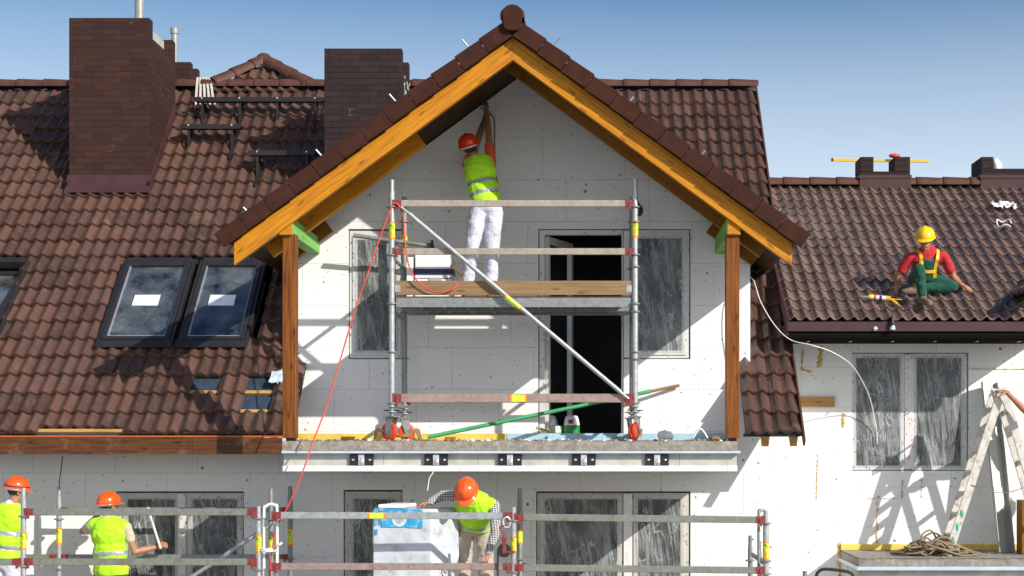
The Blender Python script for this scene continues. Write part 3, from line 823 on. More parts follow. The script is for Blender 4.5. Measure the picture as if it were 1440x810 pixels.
# barge boards
for sg in (-1, 1):
    d = V3((sg, 0, -DS)).normalized(); n = V3((sg*DS, 0, 1)).normalized()
    top, h = -.128, .205
    xs = 0.0 if sg < 0 else 0.0
    Le = 3.13
    def lp(u, t):     # u metres outwards in x, t along normal from roof plane
        return V3((DX+sg*u, 0, DZ0-DS*u)) + V3((0, 0, 1))*(t*math.sqrt(1+DS*DS))
    cut = .03 if sg < 0 else -.10
    poly = [lp(0.0 if sg < 0 else .0, top), lp(Le, top)]
    zb = lp(Le, top-h)
    poly.append(zb); poly.append(lp(0, top-h))
    off = .0 if sg < 0 else .004
    y0 = YF+.105
    # UV-carrying long board
    c = (poly[0]+poly[1]+poly[2]+poly[3])/4; 
    mb = MB(); vs = [p+V3((0, y0+off, 0)) for p in poly] + [p+V3((0, y0+.09-off, 0)) for p in poly]
    Lb = (poly[1]-poly[0]).length
    uvf = [[(0, 0), (Lb, 0), (Lb, h), (0, h)]]
    fs = [(0, 1, 2, 3), (7, 6, 5, 4), (0, 4, 5, 1), (1, 5, 6, 2), (2, 6, 7, 3), (3, 7, 4, 0)]
    o_ = 3.3*sg
    uvs = [[(0+o_, 0), (Lb+o_, 0), (Lb+o_, h), (0+o_, h)], [(0, h), (Lb, h), (Lb, 0), (0, 0)], [(0, 0), (0, .09), (Lb, .09), (Lb, 0)], [(0, 0), (.09, 0), (.09, h), (0, h)], [(0, 0), (0, .09), (Lb, .09), (Lb, 0)], [(0, 0)]*4]
    mb.add(vs, fs, 0, uvs); mb.build('barge_board', M['orange'], droof, bevel=.004)
# rafters behind the barge boards, with tails showing beyond the wall
for yy in (18.42, 19.28, 20.25, 21.2):
    for sg in (-1, 1):
        mb = MB(); n = V3((sg*DS, 0, 1)).normalized(); q = 3.06
        if yy > 20.5: q = 3.0
        lo = (1.27 if sg < 0 else .0) if yy < 19 else 2.5 if yy < 19.9 else (2.75 if sg > 0 else 2.6)
        p0 = V3((DX+sg*max(lo, .02), yy, DZ0-DS*lo)) - n*(.155+.095); p1 = V3((DX+sg*q, yy, DZ0-DS*q)) - n*(.155+.095)
        mb.beam(p0, p1, .085, .185, n); mb.build('rafter', M['orange' if sg < 0 and yy < 19 else 'rafter'], droof, bevel=.004)  # sunlit left rafter in the bright timber, shaded ones in the darkened copy

# --- timber posts and beams of the dormer
for side, px0, px1, xi in (('l', 397, 416, 0), ('r', 1021, 1040, 0)):
    x0, x1 = PX(px0, 17.63), PX(px1, 17.63)
    mb = MB(); mb.beam(((x0+x1)/2, 17.71, 3.03), ((x0+x1)/2, 17.71, PZ(330, 17.7)), x1-x0, .15, (0, 1, 0)); mb.build('post', M['column'], house, bevel=.008)
    mb = MB(); mb.box(x0+.03, x1-.03, 17.68, 17.75, 2.99, 3.03); mb.build('post_foot', M['blackmetal'], house)
    zt, zb = PZ(305.5, 17.6), PZ(330, 17.6)
    xa, xb = (PX(393, 17.6), PX(411, 17.6)) if side == 'l' else (PX(1023, 17.6), PX(1041, 17.6))
    mb = MB(); mb.beam(((xa+xb)/2, 17.60, (zt+zb)/2), ((xa+xb)/2, YW-.003, (zt+zb)/2), xb-xa, zt-zb, (0, 0, 1)); b = mb.build('beam', M['green_wood'], house, bevel=.006)
    mb = MB(); mb.box(xa-.002, xb+.002, 17.592, 17.599, zb-.002, zt+.002); mb.build('beam_end', M['orange'], b, bevel=.003)

# --- balcony slab
BX0, BX1, YB = PX(397.5, 17.6), PX(1037, 17.6), 17.6
sl = MB()
nx = 90; top = []; 
vs = []; fs = []
for i in range(nx+1):
    x = BX0+(BX1-BX0)*i/nx
    for j, (y, z) in enumerate(((YB+.0, PZ(633.5, YB)), (YB-.003, PZ(626, YB)), (YB+.004, 2.992), (YB+.03, 3.0), (YW-.004, 3.0))):
        r = noise.noise(V3((x*9, j*3.1, 2)))
        vs.append(V3((x, y + (r*.008 if j < 3 else 0), z + (r*.012 if j in (2, 3) else 0))))
for i in range(nx):
    for j in range(4): fs.append((i*5+j, (i+1)*5+j, (i+1)*5+j+1, i*5+j+1))
sl.add(vs, fs); sl.box(BX0, BX1, YB+.035, YW-.004, 2.905, 2.985)
slab = sl.build('balcony_slab', M['concrete'], house, smooth=False)
mb = MB(); mb.box(BX0-.008, PX(1041, YB), YB-.035, YB+.1, PZ(637.6, YB), PZ(634, YB)); mb.build('drip_edge', M['flashlight'], slab, bevel=.004)
mb = MB()
xx = BX0
while xx < BX1-.02:
    e = min(xx+random.uniform(.8, 1.3), BX1); mb.box(xx, e-.003, YB+.055, YB+.2, PZ(654.5, YB)-.01, PZ(638, YB)+.003); xx = e
mb.box(BX0+.003, BX1-.003, YB+.201, YW-.005, PZ(662, YB)+.002, 2.90)
mb.build('slab_edge', M['concrete2'], slab, bevel=.003)
mb = MB(); xx = BX0
while xx < BX1-.02:
    e = min(xx+1.0, BX1); mb.box(xx, e-.002, YB-.01, YB+.3, PZ(663, YB), PZ(655, YB)); xx = e
mb.build('foam_edge', M['epsclean'], slab, bevel=.006)
for px in (508, 613, 717, 821, 924):
    x = PX(px, YB); zc_ = PZ(646.7, YB); mb = MB()
    for s in (-1, 1): mb.box(x+s*.085-.048, x+s*.085+.048, YB+.015, YB+.054, zc_-.064, zc_+.064)
    mb.box(x-.04, x+.04, YB+.03, YB+.05, zc_-.05, zc_+.05)
    b = mb.build('railing_bracket', M['blackmetal'], slab, bevel=.004)
    mb = MB(); mb.box(x-.034, x+.034, YB-.005, YB+.05, zc_-.06, zc_+.06); mb.ell((x+.01, YB-.012, zc_-.02), (.026, .014, .035)); mb.build('bracket_sleeve', M['silver'], b, bevel=.01)
    for s in (-1, 1): mb = MB(); mb.ell((x+s*.095, YB+.012, zc_), (.017, .01, .012), n=8, m=6); mb.build('bolt', M['silver'], b)

# --- windows of the main house
a, b, c, d = lw[0]
window(house, a+.012, b-.012, c+.012, d-.02, YW, [(PX(179, YW), PX(246, YW), c+.15, PZ(702, YW)), (PX(270, YW), PX(333, YW), c+.15, PZ(702, YW))],
       [(PX(250, YW), PX(261, YW))], seed=1, frame='frame_d')
a, b, c, d = lw[1]
window(house, a+.012, b-.012, c+.012, d-.02, YW, [(PX(497, YW), PX(556, YW), c+.15, PZ(702, YW))], seed=2, frame='frame_d')
a, b, c, d = lw[2]
window(house, a+.012, b-.012, c+.012, d-.02, YW, [(PX(766, YW), PX(868, YW), c+.15, PZ(702, YW)), (PX(897, YW), PX(957, YW), c+.15, PZ(702, YW))],
       [(PX(877, YW), PX(889, YW))], seed=3, frame='frame_d', mframe='pvc')
a, b, c, d = gw
window(house, a+.012, b-.012, c+.012, d-.02, YW, [(PX(502, YW), PX(557, YW), PZ(493, YW), PZ(337, YW))], seed=4)
a, b, c, d = gr
window(house, a+.002, b-.012, c+.012, d-.012, YW, [(PX(897, YW), PX(959, YW), PZ(493, YW), PZ(335, YW))], [(PX(877, YW), PX(889, YW))], seed=5, mframe='pvc')
a, b, c, d = gd
mb = MB(); wall_grid(mb, [(a+.012, b-.003, c+.01, d-.012, d-.012)], [(PX(766, YW), PX(874, YW), c+.07, PZ(330, YW))], YW+.02, YW+.1)
dr = mb.build('balcony_door', M['frame'], house, bevel=.004)
mb = MB()         # open leaf, hinged on the left jamb and swung into the room
xh_, xe_ = PX(767, YW+.1), PX(803, 20.25); p0 = V3((xh_+.01, YW+.11, 0)); p1 = V3((xe_, 20.25, 0)); dd = (p1-p0).normalized()
zt, zb = PZ(331, YW+.1)-.01, 3.1
for q in (p0+dd*.03, p1-dd*.03): mb.beam((q.x, q.y, zb), (q.x, q.y, zt), .07, .06, tuple(V3((0, 0, 1)).cross(dd)))
for z in (zb+.045, zt-.045): mb.beam((p0.x+dd.x*.07, p0.y+dd.y*.07, z), (p1.x-dd.x*.07, p1.y-dd.y*.07, z), .055, .09)
lf = mb.build('door_leaf', M['pvc'], dr, bevel=.004)
mb = MB(); q = V3((-dd.y, dd.x, 0))*.005
mb.add([V3((p0.x+dd.x*.07, p0.y+dd.y*.07, zb+.09)), V3((p1.x-dd.x*.07, p1.y-dd.y*.07, zb+.09)), V3((p1.x-dd.x*.07, p1.y-dd.y*.07, zt-.09)), V3((p0.x+dd.x*.07, p0.y+dd.y*.07, zt-.09))], [(0, 1, 2, 3)])
mb.build('pane', M['glass'], dr)

# ================================================================== NEIGHBOUR HOUSE (right)
YN = 20.35; NE_Y, NE_Z, NS = 19.25, PZ(450, 19.25), .577
def nz(y): return NE_Z + NS*(y-NE_Y)
aN = (HY-262)/F; NR = (NE_Z-ZC-NS*NE_Y)/(aN-NS); ZNR = nz(NR)
NX0, NX1 = 2.44, 13.0
nb = thing('townhouse', 'neighbouring white house on the right with a lower brown tiled roof and dark metal gutter', 'house', (6.5, YN, 0))
mb = MB()
nw = (PX(1198, YN), PX(1362, YN), PZ(662, YN), PZ(496, YN))
DNX = PX(1452, YN)
wall_grid(mb, [(XR-.02, DNX, 0, PZ(483, YN)+.1, PZ(483, YN)+.1), (DNX, 8.3, 0, 4.75, 6.5), (8.3, NX1, 0, 6.5, 3.5)], [nw], YN, YN+.32)
mb.box(NX1-.3, NX1, YN+.33, 27, 0, 3.5); mb.box(XR, NX1, 27.003, 27.3, 0, 4.2)
mb.build('wall', M['eps2'], nb)
mb = MB(); mb.box(XR+.05, NX1-.31, 22.9, 23.0, 0, 4.6); mb.box(XR+.05, NX1-.31, YN+.33, 26.9, 1.3, 1.5); mb.box(XR+.05, NX1-.31, YN+.33, 26.9, 4.3, 4.4); mb.box(XR+.05, XR+.17, YN+.33, 22.89, 0, 4.3); mb.box(6.0, 6.12, YN+.33, 22.89, 1.51, 4.29)
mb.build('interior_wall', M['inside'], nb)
a, b, c, d = nw
window(nb, a+.012, b-.012, c+.012, d-.012, YN, [(PX(1204, YN), PX(1266, YN), PZ(655, YN), PZ(503, YN)), (PX(1289, YN), PX(1352, YN), PZ(655, YN), PZ(503, YN))], [(PX(1272, YN), PX(1284, YN))], seed=7)
usN = V3((0, 1, NS)).normalized(); ON = V3((0, NE_Y, NE_Z))
TWN, TLN = .296, (NR-NE_Y)/usN.y/16
DE_X, DE_Z, DNS, DNR = 5.36, 4.83, .7366, 8.4      # neighbour's own dormer: eave x, eave z, slope, ridge x
def ndz(x): return DE_Z + DNS*(x-DE_X) if x < DNR else DE_Z + DNS*(2*DNR-DE_X-x)
def keep_n(p):
    if p.x > DE_X+.05 and p.z < ndz(p.x)-.05: return False
    return p.y < NR-.02
tl = MB(); dk = MB()
tile_field(tl, ON, (1, 0, 0), usN, 0, NX1-NX0, 0, 16, TWN, TLN, lambda p: keep_n(p+V3((NX0, 0, 0))), n=12, amp=.024, deck=dk) if False else None
ON = V3((NX0, NE_Y, NE_Z))
tile_field(tl, ON, (1, 0, 0), usN, 0, math.ceil((NX1-NX0)/TWN)*TWN, 0, 16, TWN, TLN, keep_n, n=16, amp=.025, jit=.003, thick=.022, lift=.030, deck=dk)
nroof = tl.build('roof', M['tile2'], nb, smooth=True, fix=False)
dk.add([V3((NX0, NR, ZNR-.04)), V3((NX1, NR, ZNR-.04)), V3((NX1, 2*NR-NE_Y, NE_Z)), V3((NX0, 2*NR-NE_Y, NE_Z))], [(0, 1, 2, 3)])
dk.build('roof_membrane', M['membrane'], nroof, fix=False)
cp = MB(); ridge_caps(cp, (NX0+.02, NR, ZNR+.03), (NX1, NR, ZNR+.03), .115, .395); cp.build('ridge_cap', M['cap'], nroof, smooth=True)
vb = MB(); vb.beam(ON + V3((-.012, 0, -.05)), ON + usN*4.5 + V3((-.012, 0, -.05)), .025, .16, (0, -NS, 1)); vb.build('verge_board', M['flash'], nroof, bevel=.004)
# eave box: purple fascia, gutter, soffit
fz0, fz1 = PZ(466, NE_Y-.02), PZ(452.5, NE_Y-.02)
mb = MB(); mb.box(NX0-.02, DNX-.12, NE_Y-.03, NE_Y-.005, fz0, fz1); mb.box(NX0-.02, NX0+.0, NE_Y-.004, YN-.003, fz0-.05, fz1-.02); mb.build('fascia', M['flash'], nb, bevel=.003)
mb = MB(); n_ = 10; vs = []
for x in (NX0-.01, DNX-.13):
    for i in range(n_+1):
        t = PI*i/n_; vs.append(V3((x, NE_Y+.07-math.cos(t)*.075, fz0-.012-math.sin(t)*.105)))
fs = [(i, i+1, n_+2+i, n_+1+i) for i in range(n_)] + [tuple(range(n_+1)), tuple(range(n_+1, 2*n_+2))]
mb.add(vs, fs)
gt = mb.build('gutter', M['gutter'], nb)
for k in range(6): x = NX0+.25+k*.52; mb = MB(); mb.box(x-.012, x+.012, NE_Y+.004, NE_Y+.14, fz0-.124, fz0-.119); mb.build('gutter_bracket', M['galv_d'], gt)
mb = MB(); mb.add([V3((NX0, NE_Y+.15, fz0-.01)), V3((DNX, NE_Y+.15, fz0-.01)), V3((DNX, YN-.003, PZ(483.5, YN))), V3((NX0, YN-.003, PZ(483.5, YN)))], [(0, 1, 2, 3)]); mb.extr([V3((NX0, NE_Y+.15, fz0)), V3((DNX, NE_Y+.15, fz0)), V3((DNX, YN-.004, PZ(483.5, YN)+.01)), V3((NX0, YN-.004, PZ(483.5, YN)+.01))], (0, 0, .02)); mb.build('soffit', M['gutter'], nb)
# neighbour dormer at the right edge
dt = MB()
ux = V3((0, 1, 0)); usd = V3((1, 0, DNS)).normalized(); Od = V3((DE_X, 0, DE_Z))
tile_field(dt, Od, ux, usd, 18.97, 18.97+13*TW, 0, 12, TW, TL, lambda p: nz(p.y) < p.z+.1 and p.x < DNR, n=10)
usd2 = V3((-1, 0, DNS)).normalized(); Od2 = V3((2*DNR-DE_X, 0, DE_Z))
tile_field(dt, Od2, ux, usd2, 18.97, 18.97+13*TW, 0, 12, TW, TL, lambda p: nz(p.y) < p.z+.1 and p.x > DNR, n=10)
ndr = dt.build('dormer_roof', M['tile2'], nb, smooth=True, fix=False)
mb = MB()
for xe in (DE_X+.03, 2*DNR-DE_X-.03):
    ze, zr = ndz(xe)-.06, ndz(DNR)-.06
    yb = lambda z: min(NE_Y+(z-NE_Z)/NS, 23.2)
    mb.extr([V3((xe, 18.97, ze)), V3((DNR, 18.97, zr)), V3((DNR, yb(zr), zr)), V3((xe, yb(ze), ze))], (0, 0, -.05))
mb.build('roof_boarding', M['soffit'], ndr)
mb = MB()
for xe in (DE_X, 2*DNR-DE_X):
    mb.beam((xe, 18.93, ndz(DE_X)-.05), (DNR, 18.93, ndz(DNR)-.05), .04, .2, (0, 0, 1))
mb.build('barge_board', M['flash'], ndr, bevel=.004)
mb = MB()
fl0 = nz(19.55); 
y0_, y1_ = NE_Y+(DE_Z-.1-NE_Z)/NS, 22.6
for k in range(14):      # valley flashing, slightly crumpled
    t0, t1 = k/14, (k+1)/14
    pa = V3((DE_X-.16+random.uniform(-.03, .03), y0_+.9*t0*1.6-.4, 0)); 
def vp(t, s):
    y = y0_-.35+2.6*t; z = nz(y)+.055; x = DE_X + (z-DE_Z)/DNS
    return V3((x-.09*s*(1+.5*noise.noise(V3((t*9, 0, 3)))) + .03*noise.noise(V3((t*14, s*5, 1))), y, nz(y)+.055+.035*noise.noise(V3((t*20, s*4, 5)))))
vs = [vp(t/24, s/4) for t in range(25) for s in range(5)]
mb.add(vs, [(t*5+s, t*5+s+1, (t+1)*5+s+1, (t+1)*5+s) for t in range(24) for s in range(4)])
mb.build('valley_flashing', mottled('dull lead flashing', (.05, .05, .054), .3, 8, .75, 0, .3), ndr, smooth='all')
mb = MB(); mb.box(DNX+.003, DNX+.25, YN+.325, 21.6, 3.9, 4.9); mb.build('wall', M['eps2'], nb)

# neighbour chimneys
def nchim(px0, px1, bx, Yc, dep, low, pillars):
    x0, x1 = PX(px0, Yc), PX(px1, Yc); zt, zl = PZ(220.5, Yc), PZ(low, Yc)
    mb = MB()
    zb = 5.2
    mb.box(x0, x1, Yc, Yc+dep, zb, zl)
    for a, b in pillars:
        mb.box(PX(a, Yc), PX(b, Yc), Yc, Yc+dep, zl+.002, zt)
    c = mb.build('chimney', M['brick2'], nb, bevel=.006)
    zf = PZ(246, Yc)
    mb = MB(); mb.box(x0-.012, x1+.012, Yc-.012, Yc+dep+.012, zb+.1, zf-.06); mb.box(x0-.02, x1+.02, Yc-.02, Yc+dep+.02, zf-.058, zf); mb.build('flashing', M['flash'], c, bevel=.004)
    return c
c3 = nchim(1210, 1280, 1202, NR-.12, .47, 241, ((1210, 1228.5), (1258, 1280)))
mb = MB(); mb.box(PX(1252.5, NR+.2), PX(1258, NR+.2), NR+.1, NR+.34, PZ(241, NR)+.003, PZ(227, NR)); mb.build('flue_block', M['concrete2'], c3, bevel=.01)
c4 = nchim(1380, 1495, 1363, NR-.12, .62, 237, ((1380, 1397), (1470, 1495)))
# --- small balcony / porch slab
SY, SX0, SX1 = 18.95, PX(1182, YN), NX1-1.0
SZ = PZ(785, SY)
sl = MB(); vs = []; nx, ny = 60, 12
for j in range(ny+1):
    for i in range(nx+1):
        x = SX0+(SX1-SX0)*i/nx; y = SY+.02+(YN-.005-SY-.02)*j/ny
        vs.append(V3((x, y, SZ+.006*noise.noise(V3((x*4, y*4, 1)))+(-.006 if j == 0 else 0))))
sl.add(vs, [(j*(nx+1)+i, j*(nx+1)+i+1, (j+1)*(nx+1)+i+1, (j+1)*(nx+1)+i) for j in range(ny) for i in range(nx)])
sl.box(SX0, SX1, SY, YN-.004, PZ(796, SY), SZ-.012)
nsl = sl.build('porch_slab', M['concrete'], nb)
mb = MB(); mb.box(SX0-.03, SX1, SY-.03, YN-.005, PZ(802, SY), PZ(796.5, SY)); mb.build('drip_edge', M['flashlight'], nsl, bevel=.004)
mb = MB(); mb.box(SX0+.0, SX1-.01, SY+.06, YN-.006, 0, PZ(803, SY)); mb.build('porch_wall', M['concrete2'], nsl)
mb = MB(); mb.box(SX0-.0, SX1, YN-.04, YN-.003, SZ+.003, PZ(765, YN)); mb.build('insulation_strip', M['yellow_ins'], nb, bevel=.005)
# yellow foam at joints and round the slab
def foam(path, r):
    mb = MB()
    for (x0, y0), (x1, y1) in zip(path, path[1:]):
        k = max(2, int(math.hypot(x1-x0, y1-y0)/2.2))
        for i in range(k+1):
            t = i/k; q = P(x0+(x1-x0)*t, y0+(y1-y0)*t, YN-.004); rr = r*random.uniform(.5, 1.25)
            mb.ell((q.x+random.uniform(-.4, .4)*r, q.y, q.z+random.uniform(-.4, .4)*r), (rr, .012, rr), n=8, m=6)
    mb.build('foam_bead', M['foam'], nb, smooth='all')
foam([(1181, 766), (1180, 790), (1181, 815)], .028)
foam([(1233, 705), (1233, 765)], .012); foam([(1150, 640), (1148, 702)], .010); foam([(1269, 676), (1268, 700)], .012); foam([(1186, 582), (1185, 600)], .022)
foam([(1155, 488), (1152, 515)], .03); foam([(1129, 492), (1127, 520), (1140, 523)], .016); foam([(1362, 519), (1440, 519)], .008); foam([(1296, 672), (1296, 700)], .008); foam([(1220, 701), (1262, 701)], .006)
# ================================================================== SCAFFOLDS
def disc(mb, x, y, z, r=.062):
    mb.lathe((x, y, z-.005), (0, 0, 1), [(r*.6, -.008), (r, 0), (r, .009), (r*.6, .016)], 14)
def text_mesh(txt, size, mat, parent, centre, right, up, name='lettering'):
    cu = bpy.data.curves.new('lettering', 'FONT'); cu.body = txt; cu.size = size; cu.align_x = 'CENTER'; cu.align_y = 'CENTER'; cu.extrude = .0006
    tmp = bpy.data.objects.new('tmp_text', cu); COL.objects.link(tmp)
    me = bpy.data.meshes.new_from_object(tmp.evaluated_get(bpy.context.evaluated_depsgraph_get()))
    bpy.data.objects.remove(tmp)
    right, up = V3(right).normalized(), V3(up).normalized(); nn = right.cross(up)
    Mx = Matrix((right, up, nn)).transposed().to_4x4(); Mx.translation = V3(centre) - wloc(parent)
    me.transform(Mx); me.materials.clear(); me.materials.append(mat)
    return link(name, me, parent)
def sticker(post, x, y, z0, z1, r, words=True, up_first=True):
    mb = MB(); e = .022
    mb.tube((x, y, z0+e), (x, y, z1-e), r+.0022, 16, mat=0)
    mb.tube((x, y, z0), (x, y, z0+e-.001), r+.0024, 16, mat=1); mb.tube((x, y, z1-e+.001), (x, y, z1), r+.0024, 16, mat=1)
    s = mb.build('sticker', [M['sticker'], M['sticker_o']], post, smooth=True)
    if words:
        zm = (z0+z1)/2; h = z1-z0
        text_mesh('UP', h*.26, M['ink_black'], post, (x, y-r-.004, zm+h*.22), (0, 0, 1), (-1, 0, 0))
        text_mesh('PERI', h*.20, M['ink_red'], post, (x, y-r-.004, zm-h*.18), (0, 0, 1), (-1, 0, 0))
    return s
def post_tube(t, x, y, z0, z1, r=.034, mat='galv', discs=(), stick=None, words=True):
    mb = MB(); mb.tube((x, y, z0), (x, y, z1-.13), r, 16); mb.tube((x, y, z1-.13), (x, y, z1), r*.84, 16)
    o = mb.build('post', M[mat], t, smooth=True)
    if discs:
        for z in discs: d = MB(); disc(d, x, y, z); d.build('rosette', M['galv_d'], o, smooth=True)
    if stick: sticker(o, x, y, stick[0], stick[1], r, words)
    return o
def rail(t, p0, p1, h=.075, w=.028, mat='rail', ends='red', name='rail', tape=None, el=.085):
    p0, p1 = V3(p0), V3(p1); d = (p1-p0).normalized(); L = (p1-p0).length
    mb = MB(); mb.beam(p0+d*el*.4, p1-d*el*.4, w, h); o = mb.build(name, M[mat], t, bevel=.006)
    for a, s in ((p0, 1), (p1, -1)):
        e = MB(); e.beam(a+d*s*.02, a+d*s*el, w+.006, h*1.02)
        q = a+d*s*.0
        e.beam(q+V3((0, 0, -h*.7)), q+V3((0, 0, h*.58)), .030, .042, tuple(d)); e.beam(q+d*s*.03+V3((0, -.02, -h*.95)), q+d*s*.03+V3((0, -.02, h*.2)), .012, .03, tuple(d))
        e.build('coupler', M[ends], o, bevel=.004)
    for tp in (tape or ()):
        c = p0+d*tp; m2 = MB(); m2.beam(c-d*.075, c+d*.075, w+.004, h*.8); m2.beam(c-d*.095, c-d*.076, w+.0045, h*.82, mat=1); m2.beam(c+d*.076, c+d*.095, w+.0045, h*.82, mat=1)
        m2.build('sticker', [M['sticker'], M['sticker_o']], o)
    return o
def caster(t, x, y, zg, ang=0.0, edge=False):
    R = Matrix.Rotation(ang, 3, 'Z'); c = V3((x, y, zg))
    f = lambda a, b, z: c + R @ V3((a, b, 0)) + V3((0, 0, z))
    ax = (R @ V3((0, 1, 0)))
    mb = MB(); rr = .105
    mb.lathe(f(.03, 0, rr)-ax*.025, ax, [(rr*.55, 0), (rr*.86, 0), (rr*.97, .006), (rr, .016), (rr, .034), (rr*.97, .044), (rr*.86, .05), (rr*.55, .05)], 28)
    whl = mb.build('caster_wheel', M['wheel_red'], t, smooth=True)
    mb = MB(); mb.lathe(f(.03, 0, rr)-ax*.031, ax, [(.02, 0), (rr*.5, .004), (rr*.5, .058), (.02, .062)], 18); mb.build('hub', M['galv_d'], whl, smooth=True)
    mb = MB()
    for s in (-1, 1):
        pl = [f(-.055, s*.045, .265), f(.055, s*.045, .265), f(.065, s*.045, .09), (f(.03, s*.045, .07)), f(-.0, s*.045, .10)]
        mb.extr(pl, ax*.006*s)
    mb.obox(f(0, 0, .272), (R @ V3((.075, 0, 0))), (R @ V3((0, .065, 0))), V3((0, 0, .008)))
    mb.tube(f(0, 0, .28), f(0, 0, .47), .024, 14); 
    mb.build('fork', M['galv_d'], whl, bevel=.003)
    mb = MB(); pl = [f(-.09, -.056, .04), f(.0, -.056, .085), f(.07, -.056, .15), f(.16, -.056, .12), f(.05, -.056, .04)]; mb.extr(pl, ax*-.007)
    pl = [f(.05, .056, .10), f(.13, .056, .15), f(.19, .056, .14), f(.22, .056, .02), f(.17, .056, .02), f(.14, .056, .1)]; mb.extr(pl, ax*.007)
    mb.build('brake_lever', M['rust'], whl, bevel=.003)
    mb = MB(); disc(mb, c.x, c.y, zg+.33, .055); disc(mb, c.x, c.y, zg+.39, .05)
    for k in range(2): mb.beam((c.x-.09, c.y, zg+.345), (c.x+.09, c.y, zg+.345), .02, .012)
    mb.build('collar', M['galv'], whl, smooth=True)

# ---- mobile tower on the balcony
YA, YBk = 17.9, 19.12
xl, xr = PX(551, YA), PX(893, YA)
tw = thing('scaffold_tower', 'mobile scaffold tower on red casters standing on the balcony, with a raised plank deck', 'scaffold', ((xl+xr)/2, 18.5, 3.0))
zz = lambda py: PZ(py, YA)
dl = [zz(p) for p in (292, 358, 375, 427, 438, 495, 567)]
post_tube(tw, xl, YA, 3.40, zz(253), discs=[zz(p) for p in (291, 359, 427, 495, 567)], stick=(zz(337), zz(312)))
post_tube(tw, xr, YA, 3.40, zz(252), discs=[zz(p) for p in (291, 312, 358, 375, 427, 438, 495, 505, 567)], stick=(zz(334), zz(309)))
zr = lambda py: PZ(py, YBk)
post_tube(tw, xl, YBk, 3.40, zr(277), mat='galv_d', discs=[zr(p) for p in (312, 378, 440, 504, 570)], stick=(zr(350), zr(331)))
post_tube(tw, xr, YBk, 3.40, zr(277), mat='galv_d', discs=[zr(p) for p in (312, 378, 440, 504, 570)])
for y in (286.5, ): rail(tw, (xl+.03, YA-.02, zz(y)), (xr-.03, YA-.02, zz(y)), mat='plankrail', tape=())
rail(tw, (xl+.03, YA-.02, zz(354)), (xr-.03, YA-.02, zz(354)), mat='plankrail')
rail(tw, (xl+.03, YA-.02, zz(560)), (xr-.03, YA-.02, zz(560)), h=.10, mat='rail_r', tape=(1.42,))
rail(tw, (xl+.03, YBk, zr(562)), (xr-.03, YBk, zr(562)), mat='rail')
for x in (xl, xr):
    for py in (359, 436, 567):
        mb = MB(); z = zz(py)-.02; mb.tube((x, YA+.03, z), (x, YBk-.03, z), .024, 12); mb.build('transom', M['galv_d'], tw, smooth=True)
mb = MB(); mb.box(xl+.045, xr-.045, YA-.016, YA+.014, zz(415), zz(395)); tb = mb.build('toe_board', M['plank'], tw, bevel=.003)
for q0 in (xl+.036, xr-.1): mb = MB(); mb.box(q0, q0+.064, YA-.02, YA-.0165, zz(411), zz(401)); mb.build('end_plate', M['galv'], tb)
dz0, dz1 = zz(432), zz(416.5)
mb = MB(); mb.box(xl+.06, xr-.06, YA+.02, YBk-.04, dz1-.018, dz1); dkk = mb.build('deck', M['plank'], tw)
mb = MB()
for y in (YA+.018, YA+.60, YBk-.05): mb.box(xl+.05, xr-.05, y-.024, y+.01, dz0, dz1-.019)
for k in range(9): x = xl+.3+k*(xr-xl-.6)/8; mb.box(x-.014, x+.014, YA+.03, YBk-.08, dz0+.02, dz1-.03)
mb.build('deck_frame', M['galv_d'], dkk, bevel=.003)
p0, p1 = P(564, 291, YA-.07), P(884, 561, YA-.07); d = (p1-p0).normalized()
mb = MB(); mb.tube(p0+d*.12, p1-d*.12, .026, 14); mb.tube(p0, p0+d*.3, .017, 10); mb.tube(p1-d*.3, p1, .017, 10)
br = mb.build('diagonal_brace', M['galv'], tw, smooth=True)
c = P(722, 425, YA-.07); mb = MB(); mb.tube(c-d*.10, c+d*.10, .0285, 14); mb.tube(c-d*.125, c-d*.101, .0287, 14, mat=1); mb.tube(c+d*.101, c+d*.125, .0287, 14, mat=1); mb.build('sticker', [M['sticker'], M['sticker_o']], br, smooth=True)
caster(tw, xl, YA, 3.004, math.radians(150)); caster(tw, xl, YBk, 3.004, math.radians(10)); caster(tw, xr, YA, 3.004, math.radians(78)); caster(tw, xr, YBk, 3.004, math.radians(60))
# tie tube anchored in the wall
a, b = P(497, 331, 19.0), P(600, 345, 19.05)
mb = MB(); mb.tube(a, b, .026, 14); tb = mb.build('tie_tube', M['galv_d'], tw, smooth=True)
mb = MB(); mb.box(b.x-.02, b.x+.06, b.y-.01, YW-.004, b.z-.03, b.z+.03); mb.box(b.x+.045, b.x+.075, b.y+.05, b.y+.08, b.z-.05, b.z+.07); mb.build('clamp', M['blackmetal'], tb, bevel=.004)
mb = MB(); c = P(899, 296, 18.3); mb.ell(c, (.045, .05, .07)); mb.tube(c+V3((0, 0, .05)), c+V3((-.05, -.1, .12)), .02, 8); mb.build('coupler', M['black'], tw, smooth=True)

